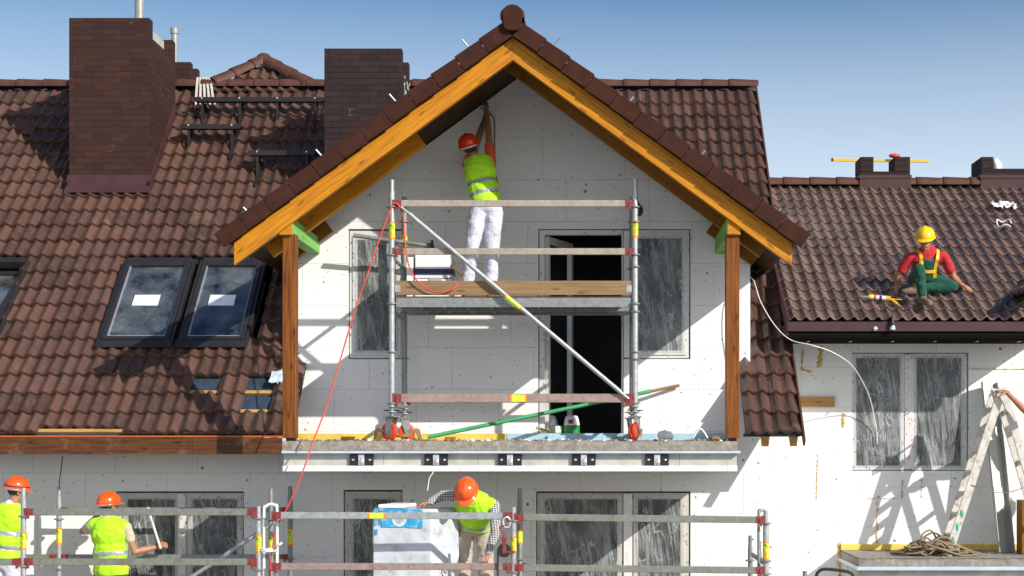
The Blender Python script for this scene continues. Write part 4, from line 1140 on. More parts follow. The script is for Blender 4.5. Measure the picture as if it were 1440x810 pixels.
# ---- lower scaffolds in front of the house
YF1, YR1 = 17.0, 19.05
z1 = lambda py: PZ(py, YF1)
z2 = lambda py: PZ(py, YR1)
sl_ = thing('scaffold', 'low steel scaffold bay below the left roof eave with two workers on it', 'scaffold', (PX(198, 17.5), 17.7, 0), 'low scaffolds along the ground floor')
def fx(px): return PX(px, YF1)
def rx(px): return PX(px, YR1)
post_tube(sl_, fx(33), YF1, 0, z1(686), .030, discs=(z1(726), z1(796)), stick=(z1(773), z1(748)))
post_tube(sl_, rx(83), YR1, 0, z2(685), .031, discs=(z2(730), z2(800)), stick=(z2(766), z2(742)))
post_tube(sl_, fx(363.5), YF1, 0, z1(712), .030, discs=(z1(729), z1(801)), stick=(z1(777), z1(752)))
post_tube(sl_, rx(408), YR1, 0, z2(684), .031, mat='galv_d', discs=(z2(786),), stick=(z2(767), z2(743)))
for py in (720, 790): 
    rail(sl_, (fx(33)+.03, YF1-.015, z1(py)), (fx(363.5)-.03, YF1-.015, z1(py+ (0 if py < 750 else 0))), mat='rail')
    rail(sl_, (fx(33)-2.9, YF1-.015, z1(py)), (fx(33)-.03, YF1-.015, z1(py)), mat='rail') if py > 750 else None
for py in (717, 783): rail(sl_, (rx(83)+.03, YR1, z2(py)), (rx(408)-.03, YR1, z2(py)), mat='galv_d', h=.06)
rail(sl_, (rx(83)-2.6, YR1, z2(783)), (rx(83)-.03, YR1, z2(783)), mat='rail', h=.06)
for x in (fx(33), fx(363.5)):
    mb = MB(); mb.tube((x, YF1+.03, .60), (rx(83) if x < -4 else rx(408), YR1-.03, .60), .024, 10); mb.build('transom', M['galv_d'], sl_, smooth=True)
mb = MB(); mb.box(fx(33)-2.6, fx(363.5)-.05, YF1+.06, YR1-.06, .63, .68); mb.build('deck', M['plank'], sl_, bevel=.004)
p0, p1 = P(396, 728, 17.5), P(270, 811, 17.5); mb = MB(); mb.tube(p0, p1+(p1-p0)*.9, .025, 12); mb.build('diagonal_brace', M['galv'], sl_, smooth=True)

YR1 = 18.5
sc_ = thing('scaffold', 'low steel scaffold bays in front of the balcony, with an insulation pack on the deck', 'scaffold', (PX(720, 17.5), 17.7, 0), 'low scaffolds along the ground floor')
YC = 17.3
post_tube(sc_, PX(381, YC), YC, 0, PZ(687, YC), .028, mat='galv_d', discs=(PZ(730, YC),), stick=(PZ(775, YC), PZ(752, YC)))
post_tube(sc_, fx(722), YF1, 0, z1(713), .030, discs=(z1(732), z1(804)), stick=(z1(777), z1(754)))
post_tube(sc_, rx(731), YR1, 0, z2(687), .031, mat='galv_d', discs=(z2(786),), stick=(z2(765), z2(745)), words=False)
post_tube(sc_, fx(1077), YF1, 0, z1(718), .032, discs=(z1(736), z1(789), z1(807)), stick=(z1(787), z1(761)))
post_tube(sc_, PX(1055, 18.6), 18.6, 0, PZ(753, 18.6), .028, mat='galv_d', discs=(PZ(788, 18.6),))
post_tube(sc_, PX(1068, 17.8), 17.8, 0, PZ(761, 17.8), .026, mat='galv_d')
rail(sc_, (PX(385, YF1), YF1-.015, z1(724.5)), (fx(722)-.03, YF1-.015, z1(725.5)), mat='galv', tape=(1.12,))
rail(sc_, (PX(385, YF1), YF1-.015, z1(796.5)), (fx(722)-.03, YF1-.015, z1(796.5)), mat='rail_r', tape=())
rail(sc_, (fx(722)+.03, YF1-.015, z1(727)), (fx(1077)-.03, YF1-.015, z1(731)), mat='rail')
rail(sc_, (fx(722)+.03, YF1-.015, z1(798)), (fx(1077)-.03, YF1-.015, z1(802)), mat='rail', tape=())
rail(sc_, (rx(731)+.03, YR1, z2(820)), (PX(1055, 18.6)-.03, 18.6, PZ(820, 18.6)), mat='rail', h=.06)
for xa, ya, xb, yb in ((fx(722), YF1, rx(731), YR1), (fx(1077), YF1, PX(1055, 18.6), 18.6)):
    mb = MB(); mb.tube((xa, ya+.03, .98), (xb, yb-.03, .98), .024, 10); mb.build('transom', M['galv_d'], sc_, smooth=True)
mb = MB(); mb.box(PX(385, YF1), fx(1077)-.06, YF1+.06, YR1-.06, 1.0, 1.05); mb.build('deck', M['plank'], sc_, bevel=.004)
def uframe(t, x, ya, yb, zt, zb, r=.017, mat='galv', yaw=0):
    pts = [V3((x, ya, zb)), V3((x, ya, zt-.1)), V3((x, ya+.03, zt-.03)), V3((x, ya+.1, zt)), V3((x+yaw, yb-.1, zt)), V3((x+yaw, yb-.03, zt-.03)), V3((x+yaw, yb, zt-.1)), V3((x+yaw, yb, zb))]
    mb = MB(); mb.path(cat_curve(pts, 5), r, 10); return mb.build('guard_frame', M[mat], t, smooth=True)
# end guards: rounded hoops
pts = [(371, 811), (371, 722), (373, 713), (380, 709), (387, 711), (389.5, 720), (389.5, 811)]
mb = MB(); mb.path(cat_curve([P(x, y, 17.08+.004*i) for i, (x, y) in enumerate(pts)], 6), .017, 10); mb.build('guard_frame', M['pvc'], sc_, smooth=True)
pts = [(1067, 811), (1067, 726), (1069, 719), (1074, 717.5), (1078, 722)]
mb = MB(); mb.path(cat_curve([P(x, y, 17.12+.02*i) for i, (x, y) in enumerate(pts)], 6), .017, 10); mb.build('guard_frame', M['galv_d'], sc_, smooth=True)
mb = MB(); mb.beam(P(1058, 780, 18.4), P(1076, 792, 17.1), .03, .05); mb.build('end_rail', M['rail'], sc_, bevel=.004)
# rope lashing
rp = MB(); pts = []
for k in range(26): a_ = k*1.25; pts.append(P(363+26*(.5+.5*math.cos(a_)), 773+2.2*math.sin(a_*1.7)+k*.05, 16.98 if math.sin(a_) > 0 else 17.1))
rp.path(cat_curve(pts, 4), .010, 6); rp.tube(P(386, 770, 16.99), P(397, 763, 17.0), .014, 8)
tag(origin_to(rp.build('rope_lashing', M['ladder'], None, smooth='all'), P(375, 773, 17.03)), 'pale rope tied round two scaffold posts at the joint of the low scaffolds', 'rope')
# scaffold rail hoop at the bottom right
hp = thing('scaffold_hoop', 'dark rounded steel guard hoop in front of the neighbour porch', 'scaffold', (PX(1172, 17.2), 17.2, 0))
pts = [(1148, 840), (1148, 812), (1151, 804), (1159, 800.5), (1180, 802), (1195, 805), (1200, 812), (1201, 840)]
mb = MB(); mb.path(cat_curve([P(x, y, 17.2) for x, y in pts] , 6), .018, 10)
mb.tube(P(1148, 838, 17.2), (PX(1148, 17.2), 17.2, 0), .018, 10); mb.tube(P(1201, 838, 17.2), (PX(1201, 17.2), 17.2, 0), .018, 10)
mb.build('hoop', M['blackmetal'], hp, smooth=True)
mb = MB(); x = PX(1132, 17.2); mb.tube((x, 17.2, 0), (x, 17.2, PZ(803, 17.2)), .026, 12); mb.build('post', M['galv_d'], hp, smooth=True)
mb = MB(); mb.beam((x, 17.2, 1.0), (PX(1201, 17.2), 17.2, 1.0), .03, .06); mb.build('rail', M['rail'], hp)

# pulley hanging from the middle post
pl = thing('pulley_block', 'red rope pulley with black wheel hung from the middle scaffold post', 'pulley', P(709, 772, 16.95))
c = P(709, 774, 16.95); mb = MB(); mb.lathe(c-V3((0, .02, 0)), (0, 1, 0), [(.03, 0), (.075, 0), (.062, .012), (.062, .028), (.075, .04), (.03, .04)], 24); mb.build('wheel', M['black'], pl, smooth=True)
mb = MB()
for s in (-1, 1): mb.box(c.x-.022, c.x+.022, c.y+s*.028-.004, c.y+s*.028+.004, c.z-.035, c.z+.11)
mb.box(c.x-.03, c.x+.03, c.y-.032, c.y+.032, c.z+.11, c.z+.14); mb.box(c.x+.02, c.x+.12, c.y-.03, c.y-.012, c.z-.03, c.z-.005); mb.build('cheek', M['red'], pl, bevel=.005)
hk = [c+V3((0, 0, .14)), c+V3((0, 0, .19)), c+V3((-.035, 0, .21)), c+V3((-.045, 0, .25)), c+V3((-.01, 0, .27)), c+V3((.03, 0, .262))]
mb = MB(); mb.path(cat_curve(hk, 6), .010, 8); mb.build('hook', M['red'], pl, smooth=True)
sh = [c+V3((.0, 0, .255)), c+V3((.05, .01, .255)), c+V3((.065, .02, .32)), c+V3((.03, .01, .36)), c+V3((-.01, 0, .33)), c+V3((-.005, 0, .27))]
mb = MB(); mb.path(cat_curve(sh, 6), .011, 8); mb.tube(c+V3((.05, .02, .30)), V3((fx(722), YF1, c.z+.30)), .016, 8); mb.build('shackle', M['silver'], pl, smooth=True)
rp = MB(); rp.tube(c+V3((-.068, 0, 0)), V3((c.x-.075, c.y, .7)), .011, 8); tag(origin_to(rp.build('hoist_rope', M['black'], None, smooth=True), V3((c.x-.075, c.y, .7))), 'black hoist rope running down from the red pulley', 'rope')

# ================================================================== SMALL THINGS
# insulation pack: tall wrapped stack, turned slightly
ip = thing('insulation_pack', 'tall film-wrapped pack of white foam boards with blue printed band, under the balcony', 'insulation', (PX(585, 17.7), 17.75, 1.05))
ztop = PZ(718, 17.45)
A0 = V3((PX(524, 17.45), 17.45, 0)); ang = math.radians(-3)
R = Matrix.Rotation(ang, 3, 'Z'); 
def ipt(u, v, z): return A0 + R @ V3((u, v, 0)) + V3((0, 0, z))
W_, D_ = .655, .75
sk = .14
def ipp(u, v, z): return A0 + V3((u*1.0 + v*sk, v, 0)) + R @ V3((u*0, 0, 0)) + V3((0, u*-.02, z))
mb = MB(); nb_ = 3
h = (ztop+.02-1.055)/nb_
for k in range(nb_):
    z0, z1_ = 1.055+k*h, 1.055+(k+1)*h-.004
    j = random.uniform(-.006, .006)
    poly = [ipp(0+j, 0, z0), ipp(W_+.0+j, 0, z0), ipp(W_+.22+j, .40, z0), ipp(W_+.12+j, .78, z0), ipp(.02+j, .78, z0)]
    mb.extr(poly, (0, 0, z1_-z0))
PACK = mb; st_ = None
zb_ = lambda py: PZ(py, 17.45)
mb = MB(); yq = -.012
def band(u0, u1, pa, pb, mat=0, d=.004):
    q = [ipp(u0, 0, zb_(pb)), ipp(u1, 0, zb_(pb)), ipp(u1, 0, zb_(pa)), ipp(u0, 0, zb_(pa))]
    mb.extr([p+V3((0, -.0095-d, 0)) for p in q], (0, d, 0), mat)
band(.02, .055, 714, 738); band(.075, .09, 714, 738); band(.10, .40, 715, 741); band(.402, .56, 716, 742)
lb = mb.build('printed_band', M['wrap_blue'], ip)
mb = MB(); cc = ipp(.30, 0, zb_(730)); mb.lathe(cc+V3((0, -.016, 0)), (0, 1, 0), [(.078, 0), (.085, .002), (.085, .003)], 26); mb.build('round_emblem', mottled('pale emblem print', (.55, .62, .66), .2, 30, .4), lb)
mb = MB(); cc = ipp(.30, 0, zb_(730)); mb.lathe(cc+V3((0, -.0182, 0)), (0, 1, 0), [(.045, 0), (.05, .001), (.05, .0015)], 20); mb.build('round_emblem', mottled('grey emblem print', (.35, .42, .46), .2, 30, .4), lb)
mb = MB(); band(.03, .055, 744, 752, 0, .003); mb.build('printed_patch', M['wrap_blue'], ip)
mb = MB(); q = [ipp(.03, .10, ztop+.024), ipp(W_-.34, .10, ztop+.024), ipp(W_-.30, .55, ztop+.024), ipp(.08, .66, ztop+.024)]; mb.extr(q, (0, 0, .04)); mb.build('loose_board', M['epsclean'], ip, bevel=.012)

# foam pack with navy stripe on the tower deck
fp = thing('foam_pack', 'white foam pack with a navy stripe standing on the tower deck', 'insulation', (PX(609, 18.75), 18.75, dz1))
x0, x1 = PX(583, 18.7), PX(637, 18.7); zb0, zt0 = dz1, PZ(357, 18.7)
mb = MB(); mb.box(x0, x1, 18.7, 18.98, zb0, PZ(391, 18.7)-.01); mb.box(x0+.004, x1-.004, 18.706, 18.98, PZ(391, 18.7), zt0); mb.build('block', M['epsclean'], fp, bevel=.01)
mb = MB(); mb.box(x0-.002, x1+.002, 18.694, 18.985, PZ(386, 18.7), PZ(378, 18.7)); mb.build('stripe', M['navy'], fp)
mb = MB(); mb.box(x0+.17, x0+.33, 18.690, 18.6935, PZ(396, 18.7), PZ(391, 18.7)); mb.build('label_patch', M['greyprofile'], fp)
tf = MB(); tf.beam(P(634, 374, 18.62), P(652, 388, 18.55), .025, .03); tag(origin_to(tf.build('wooden_slat', M['plank'], None, bevel=.003), P(643, 381, 18.6)), 'short wooden slat leaning on the white foam pack', 'wood')
fp2 = MB(); fp2.box(PX(572, 18.75), PX(581.5, 18.75), 18.72, 18.95, dz1, PZ(362, 18.75)); tag(origin_to(fp2.build('foam_board', M['epsclean'], None, bevel=.006), (PX(577, 18.75), 18.83, dz1)), 'narrow white foam board upright beside the navy striped pack', 'insulation')

# cables
def cable(name, pts, r, mat, label, n=10, cat='cable'):
    mb = MB(); mb.path(cat_curve([P(*p) for p in pts], n), r, 8)
    o = mb.build(name, M[mat], None, smooth='all'); origin_to(o, P(*pts[-1])); tag(o, label, cat); return o
cable('red_cable', [(551, 290, 17.82), (540, 318, 17.8), (524, 365, 17.75), (503, 425, 17.7), (484, 487, 17.6), (462, 563, 17.45), (440, 622, 17.3), (424, 668, 17.2), (405, 712, 17.15), (388, 745, 17.1), (381, 790, 17.1), (379, 830, 17.1)], .0085, 'cable_red', 'long red cable hanging from the tower top down past the balcony edge')
cable('red_cable', [(551, 286, 17.83), (560, 288, 17.84), (567, 305, 17.85), (569, 330, 17.84), (572, 360, 17.82), (579, 383, 17.82), (592, 400, 17.83), (610, 410, 17.84), (628, 410, 17.85), (640, 404, 17.87), (645, 395, 17.95), (650, 394, 18.3)], .0085, 'cable_red', 'short red cable looping over the wooden toe board of the tower')
cable('white_cable', [(1052, 388, 19.3), (1060, 395, 19.1), (1070, 425, 19.0), (1090, 458, 18.9), (1112, 478, 18.8), (1140, 485, 18.7), (1170, 495, 18.8), (1196, 512, 19.2), (1212, 535, 19.7), (1224, 562, 20.1), (1232, 600, 20.28), (1234, 625, 20.3)], .0062, 'cable_w', 'white cable swinging from the gable roof end to the right window')
cable('dark_wire', [(88, 642, 19.1), (86, 660, 18.9), (83.5, 678, 18.6), (83, 690, 18.4)], .006, 'blackmetal', 'thin dark wire hanging from the left eave to a scaffold post')
cable('white_wire', [(607, 656, 17.6), (609, 664, 17.6), (604, 672, 17.6), (602, 684, 17.6), (601, 690, 17.6)], .006, 'cable_w', 'thin white wire dangling below the balcony edge')

# green pole
gp = thing('painted_pole', 'long green painted pole leaning from the balcony slab against the wall', 'pole', P(602, 611, 18.6))
a, b = V3((PX(602, 18.6), 18.6, 3.045)), P(955, 542, YW-.05); d = b-a
mb = MB(); mb.tube(a, a+d*.88, .024, 12); mb.build('shaft', M['green_pole'], gp, smooth=True)
mb = MB(); mb.tube(a+d*.8805, b, .020, 10); mb.build('wooden_tip', M['plank'], gp, smooth=True)

# bag in the doorway
bg_ = thing('cement_bag', 'white sack with green base and red mark standing in the dark doorway', 'bag', (PX(804, 19.9), 19.9, 3.0))
mb = MB(); c0 = V3((PX(804, 19.9), 19.9, 3.0)); n_ = 20; prof = [(.02, .0, .0), (.10, .07, .02), (.105, .075, .1), (.10, .07, .2), (.09, .05, .27), (.075, .02, .31), (.05, .012, .325)]
vs = []
for rx_, ry_, z in prof:
    for k in range(n_): an = 2*PI*k/n_; vs.append(c0 + V3((rx_*math.copysign(abs(math.cos(an))**.6, math.cos(an)) + .012*noise.noise(V3((an*2, z*9, 0))), ry_*math.sin(an), z)))
fs = [(j*n_+k, j*n_+(k+1) % n_, (j+1)*n_+(k+1) % n_, (j+1)*n_+k) for j in range(len(prof)-1) for k in range(n_)] + [tuple(range((len(prof)-1)*n_, len(prof)*n_))]
mats = [1 if f[0]//n_ < 3 else 0 for f in fs]
mb.add(vs, fs); mb.m = mats
mb.build('sack', [M['white'], plain('green print', (.02, .25, .05), .5)], bg_, smooth='all')
mb = MB(); mb.box(c0.x-.04, c0.x+.02, c0.y-.078, c0.y-.070, 3.22, 3.27); mb.build('printed_mark', M['red'], bg_)

# debris on the slab
def chunk(name, c, r, mat, label, cat, seed):
    mb = MB(); mb.ell(c, r, n=12, m=8)
    for i, p in enumerate(mb.v):
        dd = p-V3(c); mb.v[i] = V3(c)+dd*(1+.35*noise.noise(dd*18+V3((seed, 0, 0))))
    mb.v = [V3((p.x, p.y, max(p.z, c[2]-r[2]*.9))) for p in mb.v]
    return tag(origin_to(mb.build(name, M[mat], None, bevel=0), (c[0], c[1], c[2]-r[2]*.9)), label, cat)
chunk('foam_chunk', (PX(935, 18.4), 18.4, 3.06), (.10, .08, .065), 'epsclean', 'white foam lump on the slab right of the caster', 'rubble', 1)
chunk('foam_chunk', (PX(1005, 18.3), 18.3, 3.03), (.07, .06, .028), 'plank', 'tan rubble lump on the slab near the right post', 'rubble', 3)
wd = MB(); wd.box(PX(626, 18.1), PX(640, 18.1), 18.05, 18.2, 3.004, 3.045); tag(origin_to(wd.build('wood_block', M['rafter'], None, bevel=.005), (PX(633, 18.1), 18.1, 3.004)), 'small brown wood block on the slab under the green pole', 'wood')
wd = MB(); wd.box(PX(480, 17.75), PX(493, 17.75), 17.7, 18.1, 3.004, 3.05); wd.build
wdo = wd.build('board_offcut', M['column'], None, bevel=.004); tag(origin_to(wdo, (PX(486, 17.75), 17.9, 3.004)), 'dark board offcut lying at the left end of the slab', 'wood')
wd = MB(); wd.beam(P(754, 601.5, 18.9), P(773, 607, 18.9), .1, .03, (0, 0, 1)); tag(origin_to(wd.build('wood_wedge', M['rawwood'], None, bevel=.003), P(763, 604, 18.9)), 'yellow wood wedge at the foot of the door frame', 'wood')
wr = MB(); wr.path(cat_curve([P(*p) for p in ((973, 617, 18.3), (980, 607, 18.3), (985, 603, 18.3), (990, 608, 18.3), (995, 616, 18.3))], 6), .012, 8); tag(origin_to(wr.build('white_strip', M['white'], None, smooth='all'), P(984, 617, 18.3)), 'bent white plastic strip on the slab near the right post', 'offcut')
rb = MB()
for k in range(240):
    x = random.uniform(BX0+.1, BX1-.1); y = random.uniform(YB+.03, YW-.1) if k > 90 else YB+.03+abs(random.gauss(0, .1)); r_ = random.uniform(.006, .026)
    q = MB(); q.ell((x, y, 3.0+r_*.3), (r_*random.uniform(.8, 1.6), r_, r_*random.uniform(.5, 1)), n=6, m=4); q.m = [random.choice((0, 0, 1, 2))]*len(q.f)
    rb.add(q.v, q.f); rb.m[-len(q.f):] = q.m
for k in range(120):
    x = random.uniform(SX0+.2, SX1-1); y = random.uniform(SY+.05, YN-.15); r_ = random.uniform(.005, .018)
    rb.ell((x, y, SZ+r_*.3), (r_*1.3, r_, r_*.6), n=6, m=4)
o = rb.build('rubble', [M['concrete'], M['epsclean'], M['rust']], None); o['kind'] = 'stuff'

# loose board fixed on the neighbour wall
wb = MB(); wb.box(PX(1100, YN), PX(1173, YN), YN-.045, YN-.004, PZ(572, YN), PZ(558, YN)); tag(origin_to(wb.build('wall_batten', M['rawwood'], None, bevel=.003), P(1137, 565, YN)), 'short yellow timber batten on the neighbour wall beside the roof verge', 'wood')

# stepladder on the porch slab
lad = thing('stepladder', 'paint-stained wooden stepladder standing open on the right porch', 'ladder', (PX(1400, 19.5), 19.5, SZ))
ap = V3((PX(1405, 19.45), 0, PZ(545, 19.45)))
fl = V3((PX(1331, 19.35), 0, SZ+.006)); fr_ = V3((PX(1478, 19.35), 0, SZ+.006))
Ya, Yb = 19.28, 19.62
def lpt(base, t, y): return V3((base.x+(ap.x-base.x)*t, y, base.z+(ap.z-base.z)*t))
for y in (Ya, Yb):
    for bs, o_ in ((fl, 0), (fr_, .02)):
        yy = y + (o_ if y == Ya else -o_); mb = MB(); top_ = lpt(bs, .995, yy); bt_ = lpt(bs, 0, yy)
        mb.beam(bt_, top_, .03, .10, (1, 0, 0)); mb.build('stile', M['ladder'], lad, bevel=.004)
for k in range(1, 8):
    t = k/8; mb = MB(); c = lpt(fl, t, (Ya+Yb)/2); mb.box(c.x-.05, c.x+.06, Ya+.017, Yb-.017, c.z-.012, c.z+.012); mb.build('step', M['ladder'], lad, bevel=.003)
for t in (.2, .55, .85):
    mb = MB(); c = lpt(fr_, t, (Ya+Yb)/2); mb.box(c.x-.012, c.x+.012, Ya+.038, Yb-.038, c.z-.03, c.z+.03); mb.build('cross_bar', M['ladder'], lad, bevel=.003)
mb = MB(); mb.tube((ap.x, Ya-.03, ap.z-.04), (ap.x, Yb+.03, ap.z-.04), .012, 8); mb.build('hinge_bar', M['galv_d'], lad)
mb = MB(); q0, q1 = lpt(fl, .42, Ya-.02), lpt(fr_, .42, Ya-.02); mb.path(cat_curve([q0, q0.lerp(q1, .3)+V3((0, 0, -.08)), q0.lerp(q1, .6)+V3((0, 0, -.09)), q1], 8), .006, 6); mb.build('safety_cord', M['rope'], lad, smooth='all')
mb = MB()
for t, cc in ((.17, 0), (.09, 0), (.25, 0)): c = lpt(fl, t, Ya-.018); mb.ell(c, (.018, .003, .05), n=8, m=6)
mb.build('paint_spot', plain('turquoise paint', (.02, .38, .26), .5), lad)

# tall sheet-metal profile leaning on the neighbour wall
pr = MB(); b0, b1 = V3((PX(1413, 19.9), 19.86, SZ+.005)), V3((PX(1389, YN-.06), YN-.10, PZ(538, YN-.1)))
d = (b1-b0); n_ = V3((.35, -1, .1)).normalized(); sx = d.cross(n_).normalized(); n_ = sx.cross(d).normalized()
if n_.y > 0: n_ = -n_
if sx.x < 0: sx = -sx
hw, fd = .115, .075
sec = [(-hw-.02, fd), (-hw, 0.0), (hw*.25, 0), (hw*.3, -.035), (hw, -.035), (hw, fd*.6), (hw-.006, fd*.6), (hw-.006, -.029), (hw*.3-.004, -.029), (hw*.25-.004, .006), (-hw+.006, .006), (-hw-.014, fd)]
pr.extr([b0 + sx*u + n_*v for u, v in sec], d)
o = pr.build('metal_profile', M['greyprofile'], None, bevel=0); tag(origin_to(o, b0), 'tall grey sheet metal profile leaning against the wall behind the stepladder', 'metal profile')
# rope coil
rc = MB(); random.seed(21); pts = []
for k in range(120):
    a_ = k*.62+random.uniform(-.25, .25); rr = .16+.24*random.random()+(.16 if k % 17 == 0 else 0)
    x = PX(1318, 19.3)+rr*1.15*math.cos(a_)+.06*math.sin(k*.21); y = 19.35+rr*.42*math.sin(a_)
    hh = max(0, .27*(1-abs(x-PX(1313, 19.3))/.5)); z = SZ+.02+random.random()*hh*1.1
    pts.append(V3((x, y, z)))
pts += [V3((PX(1350, 19.2), 19.2, SZ+.02)), V3((PX(1372, 19.2), 19.25, SZ+.018)), V3((PX(1380, 19.2), 19.35, SZ+.018))]
rc.path(cat_curve(pts, 5), .0125, 7); tag(origin_to(rc.build('rope_coil', M['rope'], None, smooth='all'), (PX(1318, 19.3), 19.35, SZ)), 'tangled brown rope heap lying on the porch at the foot of the stepladder', 'rope')
# brown block right of the ladder
bb = MB(); bb.box(PX(1434, 19.7), PX(1462, 19.7), 19.6, 19.85, SZ+.004+0.0, PZ(703, 19.7)); tag(origin_to(bb.build('board_stack', M['rafter'], None, bevel=.006), (PX(1445, 19.7), 19.7, SZ)), 'brown timber stack at the right edge of the porch', 'wood')

# caulking gun and tool on the neighbour roof
def on_nroof(px, py, h=0):
    a = (HY-py)/F; Y = (NE_Z-ZC-NS*NE_Y)/(a-NS); return V3((PX(px, Y), Y, nz(Y)+h))
cg = thing('caulking_gun', 'yellow caulking gun with a white cartridge lying on the right roof', 'tool', on_nroof(1238, 430))
q0, q1 = on_nroof(1222, 427, .085), on_nroof(1250, 429.5, .085); d = (q1-q0).normalized()
mb = MB(); mb.tube(q0, q1, .028, 16); mb.build('cartridge', M['white'], cg, smooth=True)
mb = MB(); mb.tube(q0-d*.005, q0+d*.03, .031, 16); mb.tube(q1-d*.03, q1+d*.02, .031, 16); mb.tube(q1, q1+d*.16, .007, 8)
mb.beam(q1+d*.02, q1+d*.09+V3((.02, -.08, -.09)), .03, .022); mb.beam(q1+d*.03, q1+d*.06+V3((.04, -.05, -.06)), .02, .015); mb.beam(q0+V3((0, .0, .031)), q1+V3((0, 0, .031)), .03, .006)
mb.build('gun_frame', M['yellow'], cg, bevel=.003)
mb = MB(); mb.tube(q0, q0-d*.10, .016, 10, .005); mb.build('nozzle', M['silver'], cg, smooth=True)
mb = MB()
for k, c_ in enumerate(('ink_red', 'navy')): 
    a_ = q0+d*(.06+.07*k); mb.tube(a_, a_+d*.03, .0288, 16, mat=k)
mb.build('printed_ring', [M['ink_red'], M['navy']], cg, smooth=True)
dt_ = thing('plumb_tool', 'small dark tool with metal tip hanging over the right gutter fascia', 'tool', P(1255, 462, NE_Y-.06))
p = P(1255, 447, NE_Y-.06); mb = MB(); mb.lathe(P(1255, 464, NE_Y-.06), (0, 0, 1), [(.036, 0), (.038, .02), (.03, .05)], 14); mb.build('metal_tip', M['silver'], dt_, smooth=True)
mb = MB(); mb.lathe(P(1255, 458, NE_Y-.06), (0, 0, 1), [(.03, 0), (.034, .03), (.02, .07), (.012, .11), (.008, .17)], 14); mb.build('handle', M['black'], dt_, smooth=True)
bo = MB(); bo.ell(P(1231, 462, NE_Y-.04), (.026, .02, .026), n=12, m=8); bo.tube(P(1231, 462, NE_Y-.05), P(1231, 462, NE_Y-.02), .03, 6); tag(origin_to(bo.build('bolt', M['silver'], None), P(1231, 462, NE_Y-.03)), 'shiny bolt on the purple fascia left of the hanging tool', 'bolt')
# crumpled plastic scraps on the neighbour roof
def scrap(px, py, w, h, label, seed, ring=False):
    c = on_nroof(px, py, .09); mb = MB(); nx, ny = 12, 8; vs = []
    for j in range(ny+1):
        for i in range(nx+1):
            u, v = (i/nx-.5)*w, (j/ny-.5)*h; e = 1-.35*abs(noise.noise(V3((i*.6, j*.6, seed))))
            q = c + V3((u*e, 0, 0)) + usN*(v*e) + V3((0, -.5, .86))*(.06*noise.noise(V3((i*.5, j*.6, seed+3)))+.01)
            vs.append(q)
    mb.add(vs, [(j*(nx+1)+i, j*(nx+1)+i+1, (j+1)*(nx+1)+i+1, (j+1)*(nx+1)+i) for j in range(ny) for i in range(nx) if noise.noise(V3((i*.7, j*.7, seed+9))) > -.35])
    if ring:
        mb = MB(); mb.path(cat_curve([c+V3((w*.5*math.cos(t), 0, 0))+usN*(h*.5*math.sin(t)) + V3((0, 0, .03*math.sin(t*3))) for t in [k*.55 for k in range(11)]], 5), .011, 6)
    tag(origin_to(mb.build('plastic_scrap', M['white'], None, smooth='all'), c), label, 'scrap')
scrap(1411, 297, .36, .24, 'crumpled white plastic scrap high on the right roof', 2); scrap(1412, 323, .20, .24, 'thin white plastic loop on the right roof below the crumpled scrap', 6, True)
# spirit level on the neighbour chimney
sp = thing('spirit_level', 'long yellow spirit level lying across the notched right chimney', 'level', P(1238, 221.5, NR+.25))
a, b = P(1170, 221, NR+.25), P(1306, 223, NR+.25); zoff = PZ(220.5, NR-.12)+.022-a.z
mb = MB(); mb.beam(a+V3((0, 0, zoff)), b+V3((0, 0, zoff)), .03, .04); mb.build('bar', M['yellow'], sp, bevel=.004)
mb = MB(); mb.box(a.x-.012, a.x+.02, a.y-.017, a.y+.017, a.z+zoff-.022, a.z+zoff+.022); mb.build('end_cap', M['blackmetal'], sp)
rg_ = MB(); c = P(1258, 219, NR+.2); rg_.ell((c.x, c.y, a.z+zoff+.05), (.09, .05, .035), n=14, m=8); tag(origin_to(rg_.build('red_cloth', M['cable_red'], None, smooth='all'), (c.x, c.y, a.z+zoff+.02)), 'small orange red rag on top of the notched chimney', 'rag')
bgg = MB(); c = V3((PX(1401, NR+.1), NR+.1, PZ(237, NR)+.06)); bgg.ell(c, (.075, .07, .11), n=14, m=10)
bgg.v = [p + V3((1, 0, .5))*(.03*noise.noise(p*14)) for p in bgg.v]; tag(origin_to(bgg.build('paper_bag', M['white'], None, smooth='all'), c-V3((0, 0, .1))), 'small crumpled white bag on the rightmost chimney', 'bag')
# bundle of pale straps over the main ridge
stt = MB()
for k in range(5):
    x = PX(276+k*4, YR); pts = [V3((x+.05*random.random(), YR+.12, ZR+.05)), V3((x+.03, YR-.02, ZR+.145)), V3((x+.05+k*.012, YR-.16, ZR-.03)), V3((x+.09+k*.02, YR-.36, ZR-.23)), V3((x+.12+k*.03, YR-.5, ZR-.40))]
    c_ = cat_curve(pts, 6); vs = []; 
    for p in c_: vs += [p-V3((.017, 0, 0)), p+V3((.017, 0, 0)), p+V3((.017, -.004, .004)), p+V3((-.017, -.004, .004))]
    stt.add(vs, [(4*i+j, 4*i+(j+1) % 4, 4*i+4+(j+1) % 4, 4*i+4+j) for i in range(len(c_)-1) for j in range(4)])
tag(origin_to(stt.build('strap_bundle', mottled('pale strap webbing', (.55, .5, .42), .15, 20, .8), None), V3((PX(284, YR), YR, ZR+.1))), 'bundle of pale straps hanging over the ridge behind the big chimney', 'strap')
